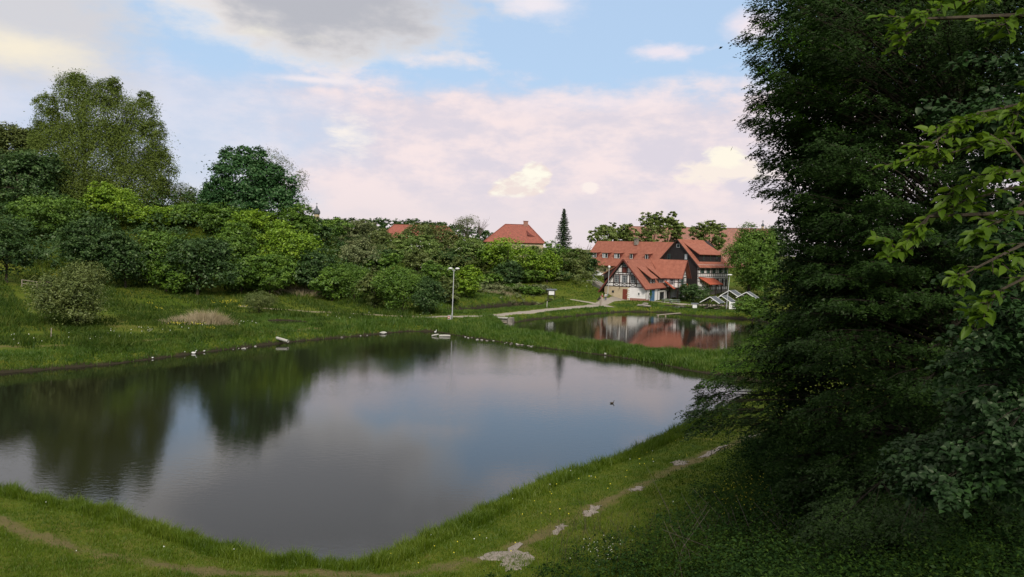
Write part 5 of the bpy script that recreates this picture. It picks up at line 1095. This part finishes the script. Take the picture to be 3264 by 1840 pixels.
def sprays(lobes, nspray, per, L, spread, mtl, name, root, off, out_from=None, shell=(.5, 1.05), droop=.25, twigs=True, aspect=.33):
    """flat leafy sprays: a twig with two-ranked leaves, reaching outwards and slightly down"""
    Lb = np.array(lobes, float); ar = (Lb[:, 3] * Lb[:, 5]); ar /= ar.sum(); w = rng.choice(len(Lb), nspray, p=ar); C = Lb[w]
    d = rng.normal(size=(nspray, 3)); d /= np.linalg.norm(d, axis=1, keepdims=True)
    rad = shell[0] + (shell[1] - shell[0]) * rng.random(nspray) ** .5
    c = C[:, :3] + d * C[:, 3:] * rad[:, None]
    h = d.copy() if out_from is None else c - np.array(out_from); h[:, 2] = 0; h /= np.linalg.norm(h, axis=1, keepdims=True) + 1e-9
    a = rng.normal(0, .5, nspray); h = np.stack([h[:, 0] * np.cos(a) - h[:, 1] * np.sin(a), h[:, 0] * np.sin(a) + h[:, 1] * np.cos(a), np.zeros(nspray)], 1)
    T = h + np.array([0, 0, -1]) * (droop + rng.normal(0, .18, nspray))[:, None]; T /= np.linalg.norm(T, axis=1, keepdims=True)
    up = np.array([0, 0, 1.0]) + rng.normal(0, .25, (nspray, 3)); Sd = np.cross(T, up); Sd /= np.linalg.norm(Sd, axis=1, keepdims=True); Nn = np.cross(Sd, T)
    ln = spread * (.6 + .8 * rng.random(nspray)); t = (np.arange(per) + .5) / per
    side = np.where(np.arange(per) % 2 == 0, 1.0, -1.0)
    wid = (.5 - .45 * t) * 1.0
    j = rng.random((nspray, per)) * .9
    P = c[:, None] + T[:, None] * (t[None, :, None] * ln[:, None, None]) + Sd[:, None] * (side * wid)[None, :, None] * (ln[:, None] * j)[:, :, None]
    P[:, :, 2] -= (t[None] ** 2) * ln[:, None] * .18; P += rng.normal(0, .02, P.shape)
    A = T[:, None] * .75 + Sd[:, None] * side[None, :, None] * .8 + rng.normal(0, .25, P.shape); N = Nn[:, None] + rng.normal(0, .38, P.shape)
    n = nspray * per; s = L * (.6 + .7 * rng.random(n)); V, Tt = leaves6(P.reshape(-1, 3), N.reshape(-1, 3), A.reshape(-1, 3), s, s * aspect)
    link(name, mesh_np(name, V - off, Tt), LM[mtl], root)
    if twigs:
        m = MB(); step = max(1, nspray // 1500)
        for i in range(0, nspray, step):
            p = c[i] - off; m.tube([p - T[i] * .25, p + T[i] * ln[i] * .5 - np.array([0, 0, ln[i] * .04]), p + T[i] * ln[i] - np.array([0, 0, ln[i] * .18])], [.012, .008, .003], 3, False)
        m.build('twigs', M_barkd, root)
def boughs(ends, axis, zroot, nsp, per, L, mtl, name, root, off, width, quads=True, asp=.5, young=0.0, m=None, r=.05, seed=1):
    """boughs from the stem to the given ends; each carries a flat, drooping fan of leafy sprays"""
    rs = np.random.default_rng(seed); E_ = np.array([tuple(e) for e in ends]); n = len(E_); S_ = np.stack([np.full(n, axis[0]), np.full(n, axis[1]), zroot + (E_[:, 2] - zroot) * .82 - .3], 1)
    d = E_ - S_; ln = np.linalg.norm(d, axis=1); dn = d / ln[:, None]; hz = dn.copy(); hz[:, 2] = 0; hz /= np.linalg.norm(hz, axis=1)[:, None]; sd = np.stack([-hz[:, 1], hz[:, 0], rs.normal(0, .10, n)], 1)
    k = np.repeat(np.arange(n), nsp); N_ = len(k); t_ = 1 - rs.random(N_) ** 1.25 * np.clip(3.4 / ln[k], .25, .75); u = rs.uniform(-1, 1, N_); w = width * np.clip((1.08 - t_) * 2.2, .12, 1) ** .7 * (.7 + .5 * rs.random(n))[k]
    c = S_[k] + d[k] * t_[:, None] + sd[k] * (u * w)[:, None]; c[:, 2] += .35 * np.sin(np.pi * t_) - .28 * np.abs(u) * w - .5 * np.clip(t_ - .7, 0, 1) + rs.normal(0, .06, N_)
    T = hz[k] + sd[k] * (u * .9 + rs.normal(0, .25, N_))[:, None]; T[:, 2] -= .30 + .22 * rs.random(N_); T /= np.linalg.norm(T, axis=1)[:, None]
    up = np.array([0, 0, 1.0]) + rs.normal(0, .22, (N_, 3)); Sd = np.cross(T, up); Sd /= np.linalg.norm(Sd, axis=1)[:, None]; Nn = np.cross(Sd, T)
    sl_n = .42 * (.5 + .9 * rs.random(N_)); tt = (np.arange(per) + .5) / per; side = np.where(np.arange(per) % 2 == 0, 1.0, -1.0); j = rs.random((N_, per)) * .55
    P = c[:, None] + T[:, None] * (tt[None, :, None] * sl_n[:, None, None]) + Sd[:, None] * (side * (.5 - .4 * tt))[None, :, None] * (sl_n[:, None] * j)[:, :, None]; P[:, :, 2] -= (tt[None] ** 2) * sl_n[:, None] * .2
    P = (P + rs.normal(0, .018, P.shape)).reshape(-1, 3); A = (T[:, None] * .8 + Sd[:, None] * side[None, :, None] * .8 + rs.normal(0, .25, (N_, per, 3))).reshape(-1, 3); NN = (Nn[:, None] + rs.normal(0, .34, (N_, per, 3))).reshape(-1, 3); s = L * (.55 + .75 * rs.random(len(P)))
    if quads:
        A /= np.linalg.norm(A, axis=1)[:, None]; NN /= np.linalg.norm(NN, axis=1)[:, None]; A -= (A * NN).sum(1)[:, None] * NN; B = np.cross(NN, A); h = (s / 2)[:, None]
        V = np.stack([P - A * h, P + B * h * asp, P + A * h, P - B * h * asp], 1).reshape(-1, 3); Q = np.arange(4 * len(P)).reshape(-1, 4)
    else: V, Q = leaves6(P, NN, A, s, s * asp)
    link(name, mesh_np(name, V - off, Q), LM[mtl], root)
    if m is not None:
        for i in range(n):
            a = Vector(S_[i] - off); b = Vector(E_[i] - off); q = a.lerp(b, .55) + Vector((0, 0, .35)); m.tube([a, q, a.lerp(b, .85) + Vector((0, 0, .1)), b - Vector((0, 0, .15))], [r, r * .55, r * .25, r * .1], 5, False)
            for g_ in range(5): p_ = c[i * nsp + g_] - off; m.tube([q.lerp(b, .3), Vector(p_)], [.012, .004], 3, False)
def stem(m, h, r, wob_=.15): m.tube([(0, 0, -.6), (0, 0, h * .1), (wob_, wob_ * .6, h * .45), (0, 0, h)], [r * 1.5, r, r * .7, r * .12], 10)
def hornbeam():
    ax = PD(3000, 1500, 30); g0 = gz1(ax.x, 30); off = np.array([ax.x, 30, g0]); root = thing('hornbeam_tree', 'tall dark hornbeam filling the right side, its layered boughs reaching over the pond', 'tree', tuple(off)); rs = np.random.default_rng(31)
    by = [-120, 0, 90, 180, 240, 300, 345, 390, 450, 540, 580, 620, 700, 770, 830, 900, 960, 1010, 1060, 1110, 1160, 1220, 1290, 1350]
    bx = [2415, 2400, 2370, 2365, 2390, 2385, 2325, 2410, 2410, 2392, 2385, 2445, 2490, 2490, 2465, 2445, 2430, 2400, 2370, 2310, 2260, 2215, 2175, 2180]
    ends = []; y = -120
    while y < 1360:
        x = np.interp(y, by, bx); ends.append(PD(x + rs.uniform(6, 34), y, 30 + rs.normal(0, 1.2))); 
        if y < 1130: ends.append(PD(x + rs.uniform(60, 150), y + rs.uniform(-15, 15), 28.5 + rs.normal(0, 1.5)))
        if rs.random() < .7 and y < 1130: ends.append(PD(x + rs.uniform(20, 90), y + 12, 32 + rs.normal(0, 1)))
        y += 27 + rs.uniform(0, 22)
    low = [(2240, 1250), (2215, 1300), (2235, 1330)]
    ends += [PD(x, y, 31 + rs.normal(0, .8)) for x, y in low]
    for x, y, D in [(2440, 1330, 29), (2450, 1400, 28.5), (2460, 1470, 28), (2500, 1540, 27), (2520, 1600, 27)]: ends += [PD(x + rs.uniform(0, 60), y + rs.uniform(-20, 20), D) for _ in range(3)]
    m = MB(); stem(m, 22 - g0, .42); z0 = g0 + 1
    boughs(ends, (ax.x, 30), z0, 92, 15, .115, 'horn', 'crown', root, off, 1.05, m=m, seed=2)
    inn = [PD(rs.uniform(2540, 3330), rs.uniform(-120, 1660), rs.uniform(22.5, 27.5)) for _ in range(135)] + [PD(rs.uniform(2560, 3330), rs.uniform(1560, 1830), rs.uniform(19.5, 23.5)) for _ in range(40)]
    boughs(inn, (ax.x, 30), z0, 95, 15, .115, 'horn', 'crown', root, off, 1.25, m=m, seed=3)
    yng = [PD(x, y, 29 + rs.normal(0, .8)) for x, y in [(2440, 40), (2430, 120), (2430, 195), (2480, 215), (2540, 230), (2500, 90), (2600, 200), (2640, 120), (2420, 320), (2480, 330), (2420, 985), (2450, 1030), (2395, 1060), (2360, 1100), (2440, 920), (2300, 1150), (2250, 1200), (2480, 860), (2500, 760), (2700, 60), (2560, 30)]]
    boughs(yng, (ax.x, 30), z0, 42, 14, .11, 'hornb', 'young_foliage', root, off, .8, seed=4)
    lb = plobes(33, [(2740, 100, 210), (2790, 420, 240), (2790, 760, 220), (2790, 1080, 260), (2800, 1400, 260), (3050, 300, 330), (3050, 900, 360), (3080, 1400, 330), (2690, 600, 120), (2680, 260, 130), (3150, 20, 250)])
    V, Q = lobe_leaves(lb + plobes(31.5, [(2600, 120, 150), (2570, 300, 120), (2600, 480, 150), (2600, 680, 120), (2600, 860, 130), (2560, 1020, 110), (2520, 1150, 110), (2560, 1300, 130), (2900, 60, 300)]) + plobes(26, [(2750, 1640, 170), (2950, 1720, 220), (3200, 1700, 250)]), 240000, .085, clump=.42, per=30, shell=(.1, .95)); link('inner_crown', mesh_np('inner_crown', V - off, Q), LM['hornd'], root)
    m.build('trunk', M_barkd, root)
hornbeam()
def maple():
    ax = PD(3420, 1500, 19); g0 = gz1(ax.x, 19); off = np.array([ax.x, 19, g0]); root = thing('maple_tree', 'nearer dark broad-leaved maple at the right edge, hanging low over the slope', 'tree', tuple(off)); rs = np.random.default_rng(41)
    ends = [PD(rs.uniform(2900, 3330), rs.uniform(880, 1560), rs.uniform(14.0, 17.5)) for _ in range(46)] + [PD(rs.uniform(3000, 3330), rs.uniform(120, 900), rs.uniform(13.5, 17)) for _ in range(30)] + [PD(rs.uniform(2830, 2960), rs.uniform(1380, 1560), 17) for _ in range(7)]
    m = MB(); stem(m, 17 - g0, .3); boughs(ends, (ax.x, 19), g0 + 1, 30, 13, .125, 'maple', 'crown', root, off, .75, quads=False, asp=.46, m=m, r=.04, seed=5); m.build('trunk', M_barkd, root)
maple()

# the near beech branch with fresh leaves
def beech():
    b = Vector((6.4, 5.2, 0)); g0 = gz1(b.x, b.y); off = Vector((b.x, b.y, g0)); root = thing('beech_tree', 'near beech reaching in from the right with fresh yellow-green leaves', 'tree', off)
    mt = MB(); mt.tube([(0, 0, -.5), (0, 0, 1), (.1, .1, 5), (0, .1, 11)], [.34, .24, .2, .05], 10)
    P = []; A = []; N = []; Lh = []
    BR = [ # start px,py,D ; end px,py,D ; weight
      ([(3264, 330, 5.4), (3120, 360, 5.2), (3010, 430, 5.1), (2900, 510, 5.0)], 15), ([(3300, 420, 5.4), (3180, 430, 5.2), (3060, 480, 5.1), (2980, 500, 5.1)], 12),
      ([(3290, 540, 5.1), (3160, 560, 5.0), (3020, 620, 5.0)], 10), ([(3220, 600, 5.2), (3080, 640, 5.1), (2960, 690, 5.0), (2900, 750, 5.0)], 13), ([(2960, 690, 5.0), (2900, 800, 5.0), (2850, 790, 5.0)], 5),
      ([(3300, 760, 4.9), (3160, 830, 4.8), (3060, 880, 4.8)], 8), ([(3280, 880, 4.8), (3180, 930, 4.8), (3130, 980, 4.8)], 9), ([(2860, -30, 5.5), (2990, 10, 5.5), (3100, 0, 5.4)], 12), ([(3270, 640, 4.8), (3200, 700, 4.8), (3120, 740, 4.8)], 7),
      ([(3330, 20, 5.2), (3240, 60, 5.2), (3180, 90, 5.1)], 7), ([(3330, 200, 4.9), (3260, 330, 4.9), (3220, 370, 4.9)], 7), ([(3330, 620, 4.6), (3250, 500, 4.6), (3200, 440, 4.7)], 6),
      ([(3250, -40, 5.3), (3000, 30, 5.3), (2880, 60, 5.2)], 9), ([(2960, 60, 5.2), (2880, 120, 5.2), (2860, 110, 5.2)], 4)]
    rs = np.random.default_rng(5)
    for pts, nl in BR:
        W = [PD(*p) - off for p in pts]; mt.tube([Vector((0, .05, W[0].z)).lerp(W[0], .0), W[0].lerp(Vector((0, .05, W[0].z)), .4) + Vector((0, 0, .1)), *W], [.05, .03] + [.011 - .003 * i for i in range(len(W))], 5)
        for i in range(int(nl * 1.9)):
            f = rs.random() ** .8 * (len(W) - 1); k = min(int(f), len(W) - 2); p = W[k].lerp(W[k + 1], f - k); dr = (W[k + 1] - W[k]).normalized(); sg = 1 if i % 2 else -1
            tw = (dr * rs.uniform(.2, 1) + dr.cross(Vector((0, 0, 1))) * sg * rs.uniform(.2, .9) + Vector((0, 0, rs.uniform(-.35, .45)))).normalized(); ln = rs.uniform(.07, .20); e = p + tw * ln - Vector((0, 0, ln * .15)); mt.tube([p, e], [.004, .002], 3, False)
            for g_ in range(int(rs.integers(4, 7))):
                q = p.lerp(e, (g_ + 1) / 6) + Vector(rs.normal(0, .008, 3)); s_ = 1 if g_ % 2 else -1; av = tw * .7 + tw.cross(Vector((0, 0, 1))) * s_ * .75 + Vector((0, 0, -rs.uniform(.5, 1.2)))
                P.append(q); A.append(av.normalized()); N.append(Vector((rs.normal(-.15, .35), rs.normal(-.35, .4), .85))); Lh.append(rs.uniform(.058, .112) * (1 if g_ > 1 else .7))
    V, T = leaves6(np.array(P), np.array(N), np.array(A), np.array(Lh), np.array(Lh) * .27); link('leaves', mesh_np('leaves', V, T), LM['beech'], root)
    mt.build('trunk', M_bark, root)
beech()

# ------------------------------------------------------------------ grass, reeds, weeds
def blades(n, px0, px1, y0, y1, hfun, wfun, mtl, name, label, keep, lean=.35, kind='stuff'):
    got = []; tot = 0
    while tot < n:
        m_ = n * 2; D = y0 * (y1 / y0) ** rng.random(m_); px = px0 + (px1 - px0) * rng.random(m_); X = (px - CX) / F * D
        k = keep(X, D); k = rng.random(m_) < k; got.append(np.stack([X[k], D[k]], 1)); tot += k.sum()
        if len(got) > 30: break
    XY = np.vstack(got)[:n]; X, Y = XY.T; Z = gz(X, Y); h = hfun(X, Y); w = wfun(X, Y); n = len(X)
    a = rng.random(n) * 6.283; s = np.stack([np.cos(a), np.sin(a) * .5, np.zeros(n)], 1) * w[:, None]; l = rng.normal(0, lean, (n, 2)) * h[:, None]
    b = np.stack([X, Y, Z - .02], 1); mid = b + np.c_[l * .35, h * .6]; t = b + np.c_[l, h]
    V = np.stack([b - s, b + s, mid + s * .7, t, mid - s * .7], 1).reshape(-1, 3); k = np.arange(n)[:, None] * 5
    T = np.concatenate([k + np.array([[0, 1, 2]]), k + np.array([[0, 2, 4]]), k + np.array([[4, 2, 3]])])
    return tag(link(name, mesh_np(name, V, T), mtl), label, 'grass', kind=kind)
LG = leafmat('grass_blades', (.044, .086, .004), (.080, .130, .006), (.140, .185, .018), .3, .04)
LGd = leafmat('reed_blades', (.032, .080, .008), (.062, .120, .011), (.12, .17, .026), .3, .04)
LGm = leafmat('meadow_blades', (.020, .046, .006), (.045, .080, .009), (.10, .125, .022), .25, .02)
LGy = leafmat('dry_reed_blades', (.20, .16, .09), (.33, .27, .17), (.42, .36, .25), .2, .03)
def SD(X, Y): return np.minimum.reduce([poly_sd(p, X, Y) for p, _, _ in PONDS])
def SD1(X, Y): return poly_sd(POND1, X, Y)
def clmp(X, Y, s, seed): return np.clip(.5 + wob(X, Y, s, seed) * .9, 0.04, 1)
def keep_near(X, Y):
    sd = SD1(X, Y); w = wear(X, Y); return (sd > .05) * (1 - .93 * np.clip(w * 1.6, 0, 1)) * np.where(sd < 2.4, 1.0, .42)
blades(240000, -160, 2700, 19, 66, lambda X, Y: np.where(SD1(X, Y) < 2.2, .17 + .42 * clmp(X, Y, 2.1, 1) ** 1.5, .07 + .09 * clmp(X, Y, 1.5, 4)) * (.6 + .7 * rng.random(len(X))),
       lambda X, Y: .007 + .00018 * Y + 0 * X, LG, 'grass', 'fresh green grass along the near bank', keep_near)
def keep_dyke(X, Y):
    sd = SD(X, Y); return ((sd > .0) & (sd < 5) & offpath(X, Y)) * np.where(sd < 2.6, 1, .25) * (1 - .8 * np.clip(wear(X, Y) * 1.3, 0, 1)) * (.35 + .65 * clmp(X, Y, .55, 2))
blades(110000, -120, 2700, 66, 168, lambda X, Y: (.22 + .62 * clmp(X, Y, .38, 6) ** 1.5 * (X > -24) * (Y < 125) + .12 * clmp(X, Y, .7, 3)) * (.6 + .6 * rng.random(len(X))), lambda X, Y: .012 + .0003 * Y + 0 * X, LGd, 'reeds', 'green reeds and tall grass along the pond banks', keep_dyke)
def keep_mead(X, Y):
    return (SD(X, Y) > 1) * offpath(X, Y) * (1 - np.clip(wear(X, Y) * 1.3, 0, 1)) * clmp(X, Y, .3, 8)
blades(120000, -120, 2500, 76, 205, lambda X, Y: (.14 + (.42 * (X < -12) + .12) * clmp(X, Y, .25, 9)) * (.5 + rng.random(len(X))), lambda X, Y: .02 + .00035 * Y + 0 * X, LGm, 'meadow_grass', 'tufted meadow grass behind the pond', keep_mead, lean=.5)
def tuft(cx, cy, D, spread, n, h, mtl, name, label, cat='grass', kind='stuff'):
    p = PD(cx, cy, D); X = p.x + rng.normal(0, spread, n); Y = D + rng.normal(0, spread * .5, n); Z = gz(X, Y); hh = h * (.45 + .7 * rng.random(n)) * np.exp(-((X - p.x) / (spread * 2.0)) ** 2) * (.75 + .35 * wob(X, Y, 1.9, cx)); l = rng.normal(0, .28, (n, 2)) * hh[:, None] + np.c_[(X - p.x) * .25, np.zeros(n)]
    s = np.stack([np.full(n, .018), np.full(n, .008), np.zeros(n)], 1); b = np.stack([X, Y, Z], 1); mid = b + np.c_[l * .35, hh * .6]; t = b + np.c_[l, hh]
    V = np.stack([b - s, b + s, mid + s * .8, t, mid - s * .8], 1).reshape(-1, 3); k = np.arange(n)[:, None] * 5
    T = np.concatenate([k + np.array([[0, 1, 2]]), k + np.array([[0, 2, 4]]), k + np.array([[4, 2, 3]])]); return tag(link(name, mesh_np(name, V, T), mtl), label, cat, kind=kind)
tuft(655, 1040, 101, 1.7, 1500, 2.2, LGy, 'dry_reeds', 'clump of dry straw-coloured reeds in the meadow')
tuft(575, 1045, 99, 1.3, 500, 1.3, LGy, 'dry_reeds', 'lower dry reeds left of the tall straw clump')
tuft(965, 960, 140, 3.2, 900, 1.2, LGy, 'dry_reeds', 'faded tall grass below the bright dome tree')
tuft(1600, 975, 168, 2.5, 500, 1.0, LGy, 'dry_reeds', 'faded grass on the far bank of the small pond')

# brambles and dead stalks, bottom right
def brambles():
    its = []
    rs = np.random.default_rng(21)
    lx = [1560, 1700, 1800, 1950, 2080, 2200, 2300, 2400, 2480, 3300]; lD = [24.8, 25.6, 27.0, 28.2, 29.4, 31.6, 34.5, 39, 42, 40]
    for px in range(1560, 3300, 20):
        lim = np.interp(px, lx, lD); D = 24.6 if px < 2380 else 16.5
        while D < lim:
            X = (px + rs.uniform(-14, 14) - CX) / F * D; z = gz1(X, D); s = rs.choice([.35, .5, .75, 1.15]) * rs.uniform(.8, 1.15) * (.75 + .5 * min(1, max(0, (px - 1900) / 500))) * min(1, .45 + (lim - D) / 3.5)
            its.append((X, D, z + s * .4, s * 1.4, s * 1.2, s)); D += rs.uniform(.8, 2.0)
    h = len(its) // 2; rs.shuffle(its)
    V, Q = lobe_leaves(its[:h], 105000, .050, clump=.42, per=16, top=.9, aspect=.6); tag(link('brambles', mesh_np('brambles', V, Q), LM['horn2']), 'dark brambles and nettles at the bottom right', 'undergrowth', kind='stuff')
    V, Q = lobe_leaves(its[h:], 95000, .046, clump=.42, per=12, top=.9, aspect=.4); tag(link('nettles', mesh_np('nettles', V, Q), LM['weed']), 'lighter green weeds among the brambles', 'undergrowth', kind='stuff')
brambles()
tree(2440, 1385, 1590, 105, 36, 'horn2', 'dark low bush at the foot of the hornbeam where the bank trail ends', n=7000, leaf=.042, cat='bush', name='bush', per=16, clump=.4, thick=.05, k=11)
tree(2570, 1500, 1760, 130, 29, 'horn2', 'dark bush under the hornbeam at the edge of the brambles', n=9000, leaf=.040, cat='bush', name='bush', per=16, clump=.4, thick=.05, k=11)
tree(2360, 1600, 1740, 80, 30, 'weed', 'small grey-green bush between the brambles and the bank trail', n=4000, leaf=.036, cat='bush', name='bush', per=12, clump=.5, thick=.03, k=9)
tuft(2370, 1800, 25.6, .35, 420, 1.1, LG, 'tall_grass', 'bright tall grass clump among the brambles at the bottom')
tuft(2760, 1800, 22.5, .5, 500, 1.2, LGy, 'dry_grass', 'pale dry grass clump at the bottom under the dark trees')
def stalks(n, px0, px1, D0, D1, h0, h1, mtl, label, seed, r_=.006, lean=.35):
    rs = random.Random(seed); m = MB()
    for i in range(n):
        D = rs.uniform(D0, D1); X = (rs.uniform(px0, px1) - CX) / F * D; z = gz1(X, D); h = rs.uniform(h0, h1); dx, dy = rs.gauss(0, lean) * h, rs.gauss(0, lean) * h
        m.tube([(X, D, z), (X + dx * .3, D + dy * .3, z + h * .55), (X + dx, D + dy, z + h)], [r_, r_ * .8, r_ * .4], 3, False)
    tag(m.build('dry_stalks', mtl), label, 'stalks', kind='stuff')
stalks(330, 1750, 2600, 25.5, 31, .7, 1.5, M_bark, 'dry stalks sticking out of the brambles', 4)
stalks(70, 2150, 2700, 24.5, 28, 1.2, 2.4, LM['twig'], 'long dead arching stems at the bottom right', 6, .010, .6)
def flowers(name, label, n, keep, px0, px1, y0, y1, hh, r_, mtl, seed):
    rs = np.random.default_rng(seed); P = []
    while len(P) < n:
        D = y0 * (y1 / y0) ** rs.random(); X = (rs.uniform(px0, px1) - CX) / F * D
        if rs.random() < keep(np.array([X]), np.array([D]))[0]: P.append((X, D, gz1(X, D) + hh * rs.uniform(.6, 1.2)))
    m = MB()
    for p in P:
        s = r_ * rs.uniform(.7, 1.2); m.lathe([(.2 * s, -s * .7), (.9 * s, -s * .4), (s, .1 * s), (.6 * s, .7 * s), (.1 * s, s)], p, 6)
    tag(m.build(name, mtl), label, 'flowers', kind='stuff')
M_clock = speckle('seed_heads', (.55, .57, .5), (.7, .72, .66), 20, .9)
M_yel = speckle('yellow_petals', (.62, .55, .03), (.75, .66, .06), 20, .8)
M_wfl = speckle('white_petals', (.6, .6, .55), (.75, .75, .7), 20, .8)
kb = lambda X, Y: (SD1(X, Y) > .6) * (wear(X, Y) < .2) * clmp(X, Y, .5, 2)
flowers('dandelion_seed_heads', 'white dandelion seed heads scattered over the near bank', 30, kb, 100, 2300, 26, 46, .24, .026, M_clock, 3)
flowers('yellow_flowers', 'yellow dandelions along the near bank', 60, lambda X, Y: (SD1(X, Y) > .6) * (SD1(X, Y) < 5), 1250, 2300, 27, 52, .2, .025, M_yel, 4)
flowers('yellow_flowers', 'yellow flowering weeds at the edge of the brambles', 130, lambda X, Y: (X > 8) * 1.0, 2300, 2480, 29, 34, 1.0, .026, M_yel, 5)
flowers('white_flowers', 'small white flowers in the brambles at the bottom', 42, lambda X, Y: clmp(X, Y, 3, 1), 1880, 2010, 26, 27.6, .75, .016, M_wfl, 6)
flowers('yellow_flowers', 'patches of yellow flowers in the left meadow', 500, lambda X, Y: (wob(X, Y, .21, 4) > .55) * 1.0, -60, 800, 95, 140, .3, .05, M_yel, 7)
flowers('white_flowers', 'white umbels along the left dyke path', 70, lambda X, Y: (SD1(X, Y) > 6) * (SD1(X, Y) < 11) * clmp(X, Y, .6, 3), -60, 1400, 76, 125, .45, .045, M_wfl, 8)
